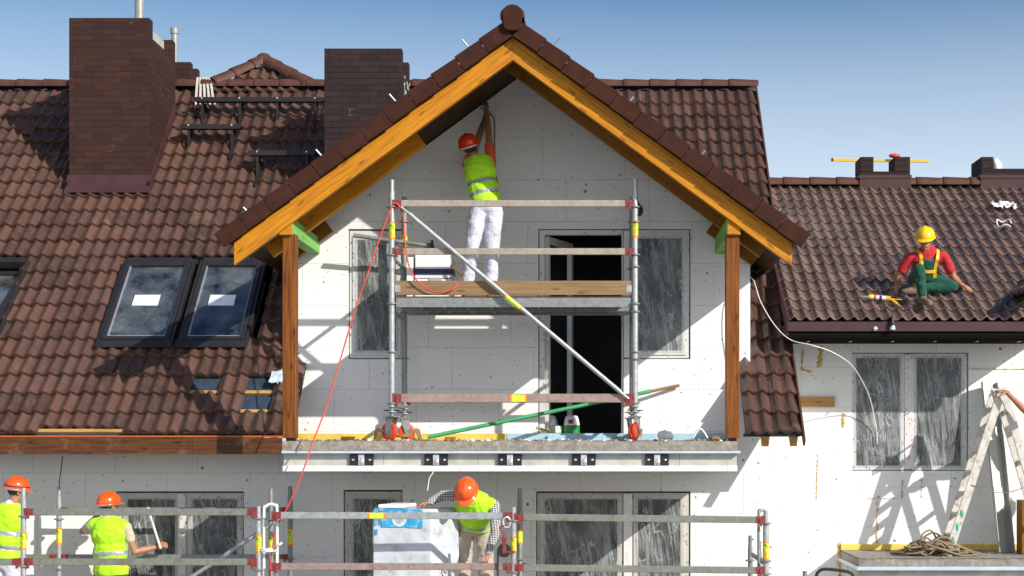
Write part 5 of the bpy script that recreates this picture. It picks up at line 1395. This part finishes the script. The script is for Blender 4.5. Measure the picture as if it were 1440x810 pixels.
# sheet scraps at the missing tiles
aa = lambda px, py, h: (lambda Y: V3((PX(px, Y), Y, mainz(Y)+h)))(YE/(1-(HY-py)/F))
ps = MB(); c = aa(390, 541, .10); nx, ny = 10, 8; vs = []
for j in range(ny+1):
    for i in range(nx+1):
        u, v = (i/nx-.5)*.17, (j/ny-.5)*.22; vs.append(c + V3((u+.05*v, 0, 0)) + us45*v + V3((0, -.7, .7))*(.05*noise.noise(V3((i*.7, j*.7, 3)))))
ps.add(vs, [(j*(nx+1)+i, j*(nx+1)+i+1, (j+1)*(nx+1)+i+1, (j+1)*(nx+1)+i) for j in range(ny) for i in range(nx)])
tag(origin_to(ps.build('plastic_sheet', mottled('pale blue plastic sheet', (.5, .6, .66), .25, 9, .3), None, smooth='all'), c), 'crumpled pale blue plastic sheet at the missing roof tiles by the left post', 'plastic sheet')
# ================================================================== PEOPLE
def remesh(mb, name, mats, parent, voxel, smooth=2, region=None, wrinkle=0, wscale=11, seed=0, close=True):
    base = wloc(parent)
    me = bpy.data.meshes.new(name); me.from_pydata([tuple(p-base) for p in mb.v], [], mb.f)
    bm = bmesh.new(); bm.from_mesh(me); bmesh.ops.recalc_face_normals(bm, faces=bm.faces); bm.to_mesh(me); bm.free()
    tmp = bpy.data.objects.new('tmp', me); COL.objects.link(tmp)
    r = tmp.modifiers.new('r', 'REMESH'); r.mode = 'VOXEL'; r.voxel_size = voxel; r.adaptivity = 0
    if smooth: s = tmp.modifiers.new('s', 'SMOOTH'); s.factor = .5; s.iterations = smooth
    bpy.context.view_layer.update()
    out = bpy.data.meshes.new_from_object(tmp.evaluated_get(bpy.context.evaluated_depsgraph_get()))
    bpy.data.objects.remove(tmp); bpy.data.meshes.remove(me)
    out.name = name
    if wrinkle:
        nrm = [v.normal.copy() for v in out.vertices]
        for v, nn in zip(out.vertices, nrm):
            c = v.co + base
            q = noise.noise(V3((c.x*wscale, c.y*wscale, c.z*wscale*1.5+seed))) + .5*noise.noise(V3((c.x*wscale*2.4+3, c.y*wscale*2.4, c.z*wscale*2.6+seed)))
            q2 = 1-abs(noise.noise(V3((c.x*wscale*.8+7, c.y*wscale*.8, c.z*wscale*1.3-seed))))*2
            v.co += nn*(wrinkle*(q*.7 + q2*.5))
    out.materials.clear()
    mats = mats if isinstance(mats, (list, tuple)) else [mats]
    for m in mats: out.materials.append(m)
    if region:
        idx = [region(V3(p.center)+base) for p in out.polygons]; out.polygons.foreach_set('material_index', idx)
    return link(name, out, parent, 'all')

def frame(fwd, up):
    up = V3(up).normalized(); f = V3(fwd); f = (f-up*f.dot(up)).normalized(); return (f.cross(up).normalized(), f, up)   # right, forward, up

def hand(mb, wrist, d, palm_n, curl=.5, side=1, s=1.0, spread=.12):
    """d: hand direction, palm_n: direction the palm faces; side: +1 thumb on the right of d when looking along -palm_n."""
    d = V3(d).normalized(); pn = V3(palm_n); pn = (pn-d*pn.dot(d)).normalized(); lat = d.cross(pn).normalized()*side
    mb.capsule(wrist - d*.02, wrist + d*.02, .027*s, .028*s)
    for k in (-.6, 0, .6): mb.capsule(wrist + d*.015*s + lat*.020*k, wrist + d*.085*s + lat*.030*k, .017*s, .015*s, 10)
    Ls = (.068, .078, .072, .056); 
    for i in range(4):
        o = (1.5-i)/1.5
        b = wrist + d*(.088+(-.006 if i == 3 else 0))*s + lat*.031*o*s
        dirv = (d + lat*o*spread).normalized(); a = 0; L = Ls[i]*s
        for j, (fr, rr) in enumerate(((.45, .0092), (.32, .0085), (.25, .0076))):
            a += curl*(.75, 1.0, .8)[j]
            dd = (dirv*math.cos(a) + pn*math.sin(a)).normalized(); e = b + dd*L*fr*1.15
            mb.capsule(b, e, rr*s, rr*.95*s, 10); b = e
    tb = wrist + d*.028*s + lat*.026*s
    d1 = (d*.62 + lat*.72 + pn*.3).normalized(); e = tb + d1*.042*s; mb.capsule(tb, e, .014*s, .0115*s, 10)
    d2 = (d*.85 + lat*.25 + pn*(.3+.3*curl)).normalized(); mb.capsule(e, e + d2*.036*s, .0112*s, .009*s, 10)

def person(label, base, J, opts):
    """J: world joints. opts: clothes, hands."""
    t = thing('person', label, 'person', base, opts.get('group'))
    R = (J['shR']-J['shL']).normalized(); up = (J['neck']-J['pelvis']).normalized(); Rt, Fw, Up = frame(up.cross(R), up)
    Rp = (J['hipR']-J['hipL']).normalized()
    pf = frame(V3((0, 0, 1)).cross(Rp) if abs(up.z) > .3 else Fw, (up+V3((0, 0, .6))).normalized()) if not opts.get('pelfw') else frame(opts['pelfw'], V3((0, 0, 1)))
    hr, hf, hu = frame(J['hf'], J['hu']); hc = J['head']
    spine = J['neck']-J['pelvis']; SL = spine.length
    chest_c = J['pelvis'] + spine*.70; abd_c = J['pelvis'] + spine*.36
    fat = opts.get('fat', 1.0)
    def torso(mb, e, low=True):
        mb.ell(chest_c, (.165*fat+e, .110*fat+e, .21+e*.6), (Rt, Fw, Up))
        mb.ell(abd_c, (.150*fat+e, .105*fat+e, .19+e*.4), (Rt, Fw, Up))
        if low: mb.ell(J['pelvis'], (.168*fat+e, .118*fat+e, .135+e*.4), (pf[0], pf[1], pf[2]))
        nb_ = J['neck'] - Up*.045
        for s in ('shR', 'shL'): mb.capsule(nb_, J[s], .058+e*.5, .056+e*.8); mb.capsule(chest_c+Up*.02, J[s], .09+e*.5, .052+e*.8)
    b = MB(); torso(b, 0)
    b.capsule(J['neck']-Up*.06, hc - hu*.05, .062, .054)
    hR = (hr, hf, hu)
    b.ell(hc + hu*.015 - hf*.008, (.077, .098, .108), hR); b.ell(hc - hu*.055 + hf*.022, (.058, .068, .068), hR)
    b.ell(hc - hu*.108 + hf*.055, (.026, .024, .022), hR)
    b.capsule(hc + hf*.092 + hu*.012, hc + hf*.113 - hu*.028, .010, .015, 10)      # nose
    b.capsule(hc + hf*.093 - hu*.068 - hr*.02, hc + hf*.093 - hu*.068 + hr*.02, .009, .009, 8)   # lips
    b.capsule(hc + hf*.088 + hu*.030 - hr*.04, hc + hf*.088 + hu*.030 + hr*.04, .010, .010, 8)   # brow
    for s in (-1, 1): b.ell(hc + hr*(.079*s) - hf*.012 - hu*.012, (.010, .022, .034), hR)
    for s, S in (('R', 1), ('L', -1)):
        b.capsule(J['sh'+s], J['el'+s], .050, .040); b.capsule(J['el'+s], J['el'+s].lerp(J['wr'+s], .35), .040, .043); b.capsule(J['el'+s].lerp(J['wr'+s], .35), J['wr'+s], .043, .027)
        hd = opts['hand'+s]; hand(b, J['wr'+s], hd[0], hd[1], hd[2], hd[3] if len(hd) > 3 else S, 1.03)
        b.capsule(J['hip'+s], J['kn'+s], .085, .056); b.capsule(J['kn'+s], J['kn'+s].lerp(J['an'+s], .35), .056, .058); b.capsule(J['kn'+s].lerp(J['an'+s], .35), J['an'+s], .058, .038)
        tf = J['to'+s]-J['an'+s]; b.capsule(J['an'+s]-V3((0, 0, .03)), J['to'+s], .038, .03)
    remesh(b, 'body', M['skin'], t, opts.get('voxel', .0065), 2)
    # eyes, hair
    for s in (-1, 1): e = MB(); e.ell(hc + hr*.032*s + hf*.088 + hu*.008, (.013, .008, .008), hR, 10, 8); e.build('eye', M['eye'], t, smooth='all')
    h = MB(); h.ell(hc + hu*.022 - hf*.022, (.083, .094, .10), hR, 20, 14)
    h.v = [p + (p-hc).normalized()*(.004*noise.noise(p*60)) for p in h.v]; h.build('hair', M['hair'], t, smooth='all')
    # helmet
    hm = MB(); hc2 = hc + hu*.045; n = 40; rings = []; prof = [(0, 1.0)]
    vs = []; m = 12
    tl_ = Matrix.Rotation(math.radians(opts.get('htilt', -6)), 3, hr)
    f2, u2 = tl_ @ hf, tl_ @ hu
    def hp(x, y, z): return hc2 + hr*x + f2*y + u2*z
    for i in range(m+1):
        ph = (PI/2)*i/m; 
        for k in range(n):
            a = 2*PI*k/n; cx, cy = math.cos(a), math.sin(a)
            x, y, z = .124*math.cos(ph)*cx, .150*math.cos(ph)*cy, .128*math.sin(ph)**.92
            rdg = max(0, 1-abs(x)/.028)*.008*min(1, math.sin(ph)*2.2); z += rdg
            vs.append(hp(x, y-.005, z-.005))
    fs = [(i*n+k, i*n+(k+1) % n, (i+1)*n+(k+1) % n, (i+1)*n+k) for i in range(m) for k in range(n)]
    hm.add(vs, fs)
    br = []
    for q, (ex, dz) in enumerate(((0, -.002), (.013, -.012), (.014, -.018), (-.004, -.016))):
        for k in range(n):
            a = 2*PI*k/n; cx, cy = math.cos(a), math.sin(a); front = max(0, cy)**2.2
            e2 = ex*(1 + front*3.0) if ex > 0 else ex
            br.append(hp((.124+e2*.8)*cx, (.150+e2)*cy-.005, dz-.006-.012*front*(1 if q in (1, 2) else 0)))
    hm.add(br, [(i*n+k, i*n+(k+1) % n, (i+1)*n+(k+1) % n, (i+1)*n+k) for i in range(3) for k in range(n)])
    hb = hm.build('helmet', M[opts['helmet']], t, smooth=True)
    if opts.get('band'):
        bd = MB(); vs = []
        for q, (r_, z) in enumerate(((1.012, .006), (1.014, .022))):
            for k in range(n+1): a = 2*PI*k/n; vs.append(hp(.124*r_*math.cos(a), .150*r_*math.sin(a)-.005, z+.012*math.sin(a*1)-.0))
        bd.add(vs, [(k, k+1, n+2+k, n+1+k) for k in range(n)]); bd.build('headband', M['navy'], hb)
    # inner headband below the shell
    ib = MB(); vs = []
    for z in (-.02, -.045):
        for k in range(n): a = 2*PI*k/n; vs.append(hp(.094*math.cos(a), .116*math.sin(a)-.012, z))
    ib.add(vs, [(k, (k+1) % n, n+(k+1) % n, n+k) for k in range(n)]); ib.build('inner_band', M['white'], hb, smooth='all')
    # trousers
    tm = opts['trousers']; tr = MB(); lo = opts.get('loose', .020)
    tr.ell(J['pelvis'], (.168*fat+.022, .118*fat+.022, .14), pf); tr.ell(J['pelvis'] + spine*.2, (.152*fat+.020, .106*fat+.020, .10), (Rt, Fw, Up))
    for s in 'RL':
        tr.capsule(J['hip'+s], J['kn'+s], .088+lo*.9, .060+lo); tr.capsule(J['kn'+s], J['an'+s].lerp(J['kn'+s], .06), .060+lo, .050+lo)
    tro = remesh(tr, 'trousers', M[tm], t, .011, 2, None, .012, 9, opts.get('seed', 0))
    # shirt
    sh = MB(); torso(sh, .012, True if opts.get('shirt_low') else False)
    for s in 'RL':
        if opts['sleeve'] == 'long': sh.capsule(J['sh'+s], J['el'+s], .064, .056); sh.capsule(J['el'+s], J['wr'+s]-(J['wr'+s]-J['el'+s]).normalized()*.01, .056, .040)
        else: q = J['sh'+s].lerp(J['el'+s], opts.get('sl', .62)); sh.capsule(J['sh'+s], q, .066, .062)
    sh.capsule(J['neck']-Up*.08, J['neck']-Up*.02, .078, .070)
    remesh(sh, 'shirt', M[opts['shirt']], t, .010, 2, None, .008, 12, opts.get('seed', 0)+5)
    # vest
    if opts.get('vest'):
        v = MB(); e_ = .030
        v.ell(chest_c, (.168*fat+e_, .112*fat+e_, .225), (Rt, Fw, Up)); v.ell(abd_c, (.160*fat+e_, .112*fat+e_, .22), (Rt, Fw, Up))
        hem = J['pelvis'] - Up*opts.get('hem', .06)
        v.lathe(hem, Up, [(.02, 0), (.16*fat+e_, .0), (.165*fat+e_, .10), (.15*fat+e_, .22), (.02, .24)], 24) if False else None
        v.ell(J['pelvis'] + Up*(.05-opts.get('hem', .06)*.4), (.166*fat+e_, .122*fat+e_, .17), (Rt, Fw, Up))
        nb_ = J['neck'] - Up*.05
        for s in ('shR', 'shL'): v.capsule(nb_, nb_.lerp(J[s], .80), .062+e_*.5, .060+e_*.55)
        z0 = opts.get('bands', ((.16, .215), (.33, .385)))
        def reg(p):
            tt = (p-J['pelvis']).dot(Up)
            return 1 if any(a < tt < b_ for a, b_ in z0) else 0
        vo = remesh(v, 'vest', [M['hivis'], M['reflect']], t, .009, 2, reg, .013, 8, opts.get('seed', 0)+9)
        if opts.get('hemcut', True):       # open hem
            me = vo.data; bm = bmesh.new(); bm.from_mesh(me); base_ = wloc(t)
            bmesh.ops.bisect_plane(bm, geom=bm.verts[:]+bm.edges[:]+bm.faces[:], plane_co=hem-base_, plane_no=-Up, clear_outer=True); bm.to_mesh(me); bm.free()
            sm = vo.modifiers.new('thick', 'SOLIDIFY'); sm.thickness = .004; sm.offset = 0
    # boots
    for s in 'RL':
        bt = MB(); a, to = J['an'+s], J['to'+s]; d = (to-a); d.z *= .5; d.normalize()
        sole = V3((0, 0, -1)) if not opts.get('sole') else opts['sole']
        bt.capsule(a+V3((0, 0, .07)), a, .055, .054); bt.capsule(a+sole*.035-d*.03, to+sole*.0, .050, .042); bt.capsule(to-d*.05, to+d*.01, .048, .040); bt.capsule(a+sole*.05-d*.04, to+sole*.012, .036, .036)
        remesh(bt, 'boot', M['boot'], t, .010, 1, None, .003, 16, 3)
    return t

remesh(PACK, 'board_stack', M['wrap'], ip, .014, 1, None, .0045, 7, 3)
X_, Y_, Z_ = V3((1, 0, 0)), V3((0, 1, 0)), V3((0, 0, 1))
# ---- 1 worker on the tower, back to the camera, both arms up
zk = dz1
J = dict(pelvis=P(684, 287, 18.62), neck=P(671, 222, 18.70), head=P(660, 207, 18.74), hf=(-.35, .8, .45), hu=(-.25, -.40, .9),
         shR=P(690, 229, 18.72), shL=P(657, 231, 18.72), elR=P(687, 188, 18.9), wrR=P(684, 158, 19.12), elL=P(672, 198, 19.0), wrL=P(681, 168, 19.2),
         hipR=P(695, 296, 18.62), hipL=P(673, 296, 18.62), knR=P(692, 346, 18.60), knL=P(664, 345, 18.58), anR=P(690, 0, 18.6), anL=P(655, 0, 18.62))
for s in 'RL': J['an'+s].z = zk+.10; J['to'+s] = J['an'+s] + V3((.02 if s == 'R' else -.03, .15, -.05))
person('worker in yellow vest and white trousers on the tower deck, reaching up the gable', (J['pelvis'].x, 18.62, zk), J,
       dict(handR=((-.05, .35, .9), (-.3, .9, 0), .75), handL=((.1, .4, .9), (.6, .6, 0), .7), helmet='helmet_r', trousers='white_trousers', shirt='orange_cloth', sleeve='short', sl=.55, vest=1, seed=1, htilt=-8, hem=.03, loose=.026, fat=.95,
            bands=((.10, .15), (.235, .285))))
tt = thing('hand_drill', 'small dark power tool held up to the wall by the tower worker', 'tool', P(683, 150, 19.2))
c = P(682, 146, 19.18); mb = MB(); mb.tube(c+V3((0, -.04, 0)), c+V3((0, .12, .03)), .032, 12); mb.tube(c+V3((0, .12, .03)), c+V3((0, .19, .045)), .012, 8); mb.beam(c, c+V3((.01, -.02, -.13)), .035, .045, (0, 1, 0)); mb.build('tool_body', M['black'], tt, bevel=.006)
mb = MB(); mb.path(cat_curve([c+V3((.01, -.02, -.12)), P(694, 165, 19.1), P(695, 190, 19.0), P(696, 215, 18.9), P(697, 240, 18.8), P(700, 262, 18.7)], 8), .007, 6); mb.build('power_cord', M['black'], tt, smooth='all')

# ---- 2 worker on the neighbour roof, crouching, facing the camera
f1 = on_nroof(1300, 437)
nn = V3((0, -NS, 1)).normalized()
pel = on_nroof(1297, 414, .20)
J = dict(pelvis=pel, neck=P(1304, 356, pel.y-.15), head=P(1301, 337, pel.y-.25), hf=(-.28, -.9, -.26), hu=(-.10, -.26, 1),
         shL=P(1327, 361, pel.y-.14), shR=P(1279, 362, pel.y-.14), elR=P(1263, 390, pel.y-.06), elL=P(1342, 391, pel.y-.10), 
         hipR=pel+V3((-.09, -.04, 0)), hipL=pel+V3((.09, -.04, 0)))
J['wrR'] = on_nroof(1260, 414, .13); J['wrL'] = on_nroof(1351, 413, .12)
J['anR'] = on_nroof(1297, 436, .16); J['toR'] = J['anR'] + V3((.05, -.16, -.09))
J['knR'] = P(1293, 379, (J['anR'].y+pel.y)/2-.20)
J['knL'] = on_nroof(1340, 419, .15); J['anL'] = on_nroof(1288, 419, .12); J['toL'] = on_nroof(1272, 420, .10)
pw = person('crouching worker in yellow helmet, red shirt and green dungarees on the right roof', on_nroof(1297, 420), J,
       dict(handR=((-.05, -.25, -.9), (.1, .9, -.4), .35, -1), handL=((.75, -.45, -.45), (-.2, .5, -.9), .3, 1), helmet='helmet_y', trousers='green_cloth', shirt='red_cloth', sleeve='short', sl=.62, vest=None, seed=2, htilt=-4, loose=.008, fat=.94, voxel=.006,
            pelfw=(0, -1, 0)))
# dungaree bib and harness
up = (J['neck']-J['pelvis']).normalized(); R_ = (J['shR']-J['shL']).normalized(); Rt, Fw, Up = frame(up.cross(R_), up); ch = J['pelvis'].lerp(J['neck'], .62)
def tp(x, z, e):  # point on chest surface
    k = max(.05, 1-(x/.20)**2-(max(0, z-.02)/.30)**2*.8); return ch + Rt*x + Up*z + Fw*(( .128+e)*math.sqrt(k))
mb = MB(); n = 10; vs = []
for j in range(n+1):
    for i in range(n+1): vs.append(tp((i/n-.5)*.22*(1-.2*j/n), -.20+.30*j/n, .010))
mb.add(vs, [(j*(n+1)+i, j*(n+1)+i+1, (j+1)*(n+1)+i+1, (j+1)*(n+1)+i) for j in range(n) for i in range(n)])
bib = mb.build('bib', M['green_cloth'], pw, smooth='all'); bib.modifiers.new('thick', 'SOLIDIFY').thickness = .008
def strap(pts, w, mat, name):
    c_ = cat_curve(pts, 8); vs = []
    for i, p in enumerate(c_):
        d = (c_[min(i+1, len(c_)-1)]-c_[max(i-1, 0)]).normalized(); s = d.cross(Fw).normalized()
        for a, b_ in ((-1, 0), (1, 0), (1, .007), (-1, .007)): vs.append(p + s*(a*w/2) + Fw*b_)
    mb = MB(); mb.add(vs, [(4*i+j, 4*i+(j+1) % 4, 4*i+4+(j+1) % 4, 4*i+4+j) for i in range(len(c_)-1) for j in range(4)]); return mb.build(name, M[mat], pw)
for s in (-1, 1):
    strap([J['neck'].lerp(J['shR' if s > 0 else 'shL'], .62)+Up*.075-Fw*.02, tp(s*.105, .13, .035), tp(s*.10, .05, .030), tp(s*.105, -.06, .026), tp(s*.125, -.16, .03)], .042, 'yellow', 'harness_strap')
strap([tp(-.115, -.055, .034), tp(0, -.06, .03), tp(.115, -.055, .034)], .04, 'yellow', 'harness_strap')
mb = MB(); c = tp(.09, .02, .04); mb.ell(c, (.03, .012, .06), (Rt, Fw, Up)); mb.build('harness_buckle', M['yellow'], pw, smooth='all')

# ---- 3 worker at the left edge, seen from behind, head turned right
Yw = 18.6
def stand(px, pxs, pys, Yb, zf, dx=0): pass
J = dict(pelvis=P(6, 787, Yw), neck=P(15, 708, Yw-.02), head=P(24, 690, Yw+.01), hf=(.62, .62, -.28), hu=(.16, -.02, .98),
         shR=P(31, 722, Yw), shL=P(-14, 722, Yw-.03), elR=P(34, 757, Yw+.10), wrR=P(27, 768, Yw+.36), elL=P(-26, 757, Yw+.05), wrL=P(-10, 765, Yw+.33),
         hipR=P(17, 792, Yw), hipL=P(-5, 792, Yw))
for s, o in (('R', .02), ('L', -.03)):
    J['an'+s] = V3((J['hip'+s].x+o, Yw, .68+.10)); J['kn'+s] = J['hip'+s].lerp(J['an'+s], .5) + V3((0, .03, 0)); J['to'+s] = J['an'+s] + V3((.02, .15, -.05))
person('worker at the left edge, back turned, dark band round the orange helmet', (J['pelvis'].x, Yw, .68), J,
       dict(handR=((-.2, .9, .1), (-.9, -.1, 0), .6), handL=((.3, .9, .2), (.9, -.2, 0), .6), helmet='helmet_o', band=1, trousers='white_trousers', shirt='white_cloth', sleeve='short', sl=.7, vest=1, seed=3, htilt=-3, hem=.03, bands=((.13, .185), (.30, .355))))
# ---- 4 second worker, from behind, plastering beside the window
Yw = 18.7
J = dict(pelvis=P(156, 806, Yw), neck=P(152, 727, Yw), head=P(154, 711, Yw+.01), hf=(.52, .80, -.12), hu=(-.05, -.10, 1),
         shR=P(178, 742, Yw), shL=P(128, 740, Yw+.02), elR=P(189, 776, Yw+.04), wrR=P(221, 769, Yw+.18), elL=P(116, 747, Yw+.16), wrL=P(139, 723, Yw+.17),
         hipR=P(167, 812, Yw), hipL=P(144, 812, Yw))
for s, o in (('R', .03), ('L', -.03)):
    J['an'+s] = V3((J['hip'+s].x+o, Yw, .68+.10)); J['kn'+s] = J['hip'+s].lerp(J['an'+s], .5) + V3((0, .04, 0)); J['to'+s] = J['an'+s] + V3((.02, .15, -.05))
person('worker in yellow vest with one arm raised to the orange helmet, holding a pale rod', (J['pelvis'].x, Yw, .68), J,
       dict(handR=((.95, .15, .25), (-.1, .7, -.6), 1.15), handL=((.75, .0, .55), (.3, -.7, 0), .5), helmet='helmet_o', trousers='dark_trousers', shirt='beige_cloth', sleeve='short', sl=.45, vest=1, seed=4, htilt=-4, hem=.02, fat=1.08, bands=((.215, .265),)))
tr_ = MB(); a, b = P(208, 716, Yw+.27), P(226, 772, Yw+.11); tr_.tube(a, b, .017, 10); tr_.tube(a, a+(a-b)*.03, .021, 10)
tag(origin_to(tr_.build('handle_rod', M['ladder'], None, smooth=True), b), 'pale rod held upright by the second worker in front of the window', 'tool')

# ---- 5 worker bending over beside the insulation pack
J = dict(pelvis=P(668, 738, 17.98), neck=P(666, 700, 17.62), head=P(656, 692, 17.45), hf=(-.12, -.50, -.85), hu=(-.05, -.80, .58),
         shL=P(695, 711, 17.66), shR=P(643, 697, 17.72), elR=P(622, 697, 17.72), wrR=P(604, 706, 17.62), elL=P(697, 748, 17.52), wrL=P(686, 778, 17.44),
         hipL=P(682, 744, 18.0), hipR=P(654, 746, 18.0))
for s, o in (('R', -.03), ('L', .02)):
    J['an'+s] = V3((J['hip'+s].x+o, 18.0, 1.05+.10)); J['kn'+s] = J['hip'+s].lerp(J['an'+s], .5) + V3((0, -.05, 0)); J['to'+s] = J['an'+s] + V3((0, -.15, -.05))
person('bending worker in a checked shirt and yellow vest leaning on the wrapped insulation pack', (J['pelvis'].x, 18.0, 1.05), J,
       dict(handR=((-.9, -.25, -.25), (.1, -.2, -1), .45, 1), handL=((-.12, -.25, -.95), (-.9, .2, .2), .9, 1), helmet='helmet_o', trousers='beige_trousers', shirt='plaid', sleeve='long', vest=1, seed=5, htilt=2, hem=-.05, fat=1.14, pelfw=(0, -1, 0),
            bands=((.09, .13),), loose=.028))
# ---- 6 worker on the stepladder, almost wholly outside the frame
J = dict(pelvis=P(1540, 640, 19.42), neck=P(1512, 552, 19.42), head=P(1504, 531, 19.42), hf=(-1, .25, -.15), hu=(-.1, 0, 1),
         shL=P(1494, 562, 19.20), shR=P(1502, 562, 19.64), elL=P(1449, 585, 19.12), wrL=P(1416, 552, 19.17), elR=P(1480, 598, 19.75), wrR=P(1455, 600, 19.7),
         hipL=P(1540, 646, 19.30), hipR=P(1540, 646, 19.52))
for s, o in (('R', .0), ('L', .0)):
    J['an'+s] = V3((J['hip'+s].x-.12, J['hip'+s].y, SZ+.30)); J['kn'+s] = J['hip'+s].lerp(J['an'+s], .5) + V3((-.10, 0, 0)); J['to'+s] = J['an'+s] + V3((-.15, 0, -.05))
person('worker cut off by the right edge, only a bare forearm holding the stepladder', (J['pelvis'].x, 19.42, SZ), J,
       dict(handL=((-.95, .15, .12), (-.2, .3, -.9), .75, 1), handR=((-.8, -.3, .3), (0, -.7, -.6), .7), helmet='helmet_o', trousers='dark_trousers', shirt='beige_cloth', sleeve='short', sl=.6, vest=None, seed=6))
# ================================================================== light, sky, camera
sd = V3((1.10, -1.0, .82)).normalized()
el = math.asin(sd.z); az = math.atan2(sd.x, sd.y)
w = bpy.data.worlds.new('World'); sc.world = w; w.use_nodes = True
nt = w.node_tree; bg = nt.nodes['Background']
sky = nt.nodes.new('ShaderNodeTexSky'); sky.sky_type = 'NISHITA'; sky.sun_disc = False
sky.sun_elevation = el; sky.sun_rotation = az; sky.altitude = 100; sky.air_density = 1.0; sky.dust_density = 1.6; sky.ozone_density = 2.0
tc = nt.nodes.new('ShaderNodeTexCoord'); sep = nt.nodes.new('ShaderNodeSeparateXYZ'); nt.links.new(tc.outputs['Generated'], sep.inputs[0])
def mth(op, a, b=0.0, clamp=False):
    n = nt.nodes.new('ShaderNodeMath'); n.operation = op; n.use_clamp = clamp
    for i, v in enumerate((a, b)):
        if isinstance(v, bpy.types.NodeSocket): nt.links.new(v, n.inputs[i])
        else: n.inputs[i].default_value = v
    return n.outputs[0]
mp = nt.nodes.new('ShaderNodeMapping'); nt.links.new(tc.outputs['Generated'], mp.inputs[0]); mp.inputs['Scale'].default_value = (1.2, 1.2, 4.5)
nz_ = nt.nodes.new('ShaderNodeTexNoise'); nt.links.new(mp.outputs[0], nz_.inputs['Vector']); nz_.inputs['Scale'].default_value = 1.6; nz_.inputs['Detail'].default_value = 6; nz_.inputs['Roughness'].default_value = .55
thin = mth('MULTIPLY', mth('MULTIPLY', mth('SUBTRACT', nz_.outputs['Fac'], .42), 1.6, True), mth('SUBTRACT', .9, mth('MULTIPLY', sep.outputs[2], 3.0), True), True)   # thin veil low in the sky
back = mth('MULTIPLY', mth('MULTIPLY', mth('SUBTRACT', nz_.outputs['Fac'], .36), 4.5, True), mth('MULTIPLY', mth('ADD', mth('MULTIPLY', sep.outputs[1], -1.0), .15), 2.2, True))      # unseen bright cloud added behind the camera to lift the shaded walls
haze = mth('MULTIPLY', mth('SUBTRACT', .272, sep.outputs[2]), 6.4, True)
haze = mth('MULTIPLY', haze, mth('ADD', .80, mth('MULTIPLY', nz_.outputs['Fac'], .35)))
cm = mth('ADD', mth('MULTIPLY', thin, .4), haze, True)
back = mth('MULTIPLY', back, mth('SUBTRACT', 1.25, mth('MULTIPLY', sep.outputs[2], 2.6), True))
hs = nt.nodes.new('ShaderNodeHueSaturation'); hs.inputs['Saturation'].default_value = 1.18; nt.links.new(sky.outputs[0], hs.inputs['Color'])
mxw = nt.nodes.new('ShaderNodeMix'); mxw.data_type = 'RGBA'; nt.links.new(cm, mxw.inputs[0]); nt.links.new(hs.outputs[0], mxw.inputs[6]); mxw.inputs[7].default_value = (6.5, 7.5, 8.7, 1)
mx2 = nt.nodes.new('ShaderNodeMix'); mx2.data_type = 'RGBA'; nt.links.new(back, mx2.inputs[0]); nt.links.new(mxw.outputs[2], mx2.inputs[6]); mx2.inputs[7].default_value = (11.5, 12.0, 12.6, 1)
nt.links.new(mx2.outputs[2], bg.inputs[0]); bg.inputs[1].default_value = .092
L = bpy.data.lights.new('sun', 'SUN'); L.energy = 4.0; L.angle = math.radians(.5); L.color = (1, .95, .88)
lo = bpy.data.objects.new('sun', L); COL.objects.link(lo); lo.location = sd*60
lo.rotation_euler = (-sd).to_track_quat('-Z', 'Y').to_euler()
cam = bpy.data.cameras.new('camera'); co = bpy.data.objects.new('camera', cam); COL.objects.link(co)
co.location = (0, 0, ZC); co.rotation_euler = (PI/2, 0, 0)
cam.sensor_width = 36; cam.sensor_fit = 'HORIZONTAL'; cam.lens = 36*F/1440
cam.shift_x = (720-HX)/1440; cam.shift_y = (HY-405)/1440; cam.clip_end = 4000
sc.camera = co
vs_ = sc.view_settings; vs_.view_transform = 'Standard'; vs_.look = 'None'; vs_.exposure = 0.4; vs_.gamma = 1.0; vs_.use_curve_mapping = False
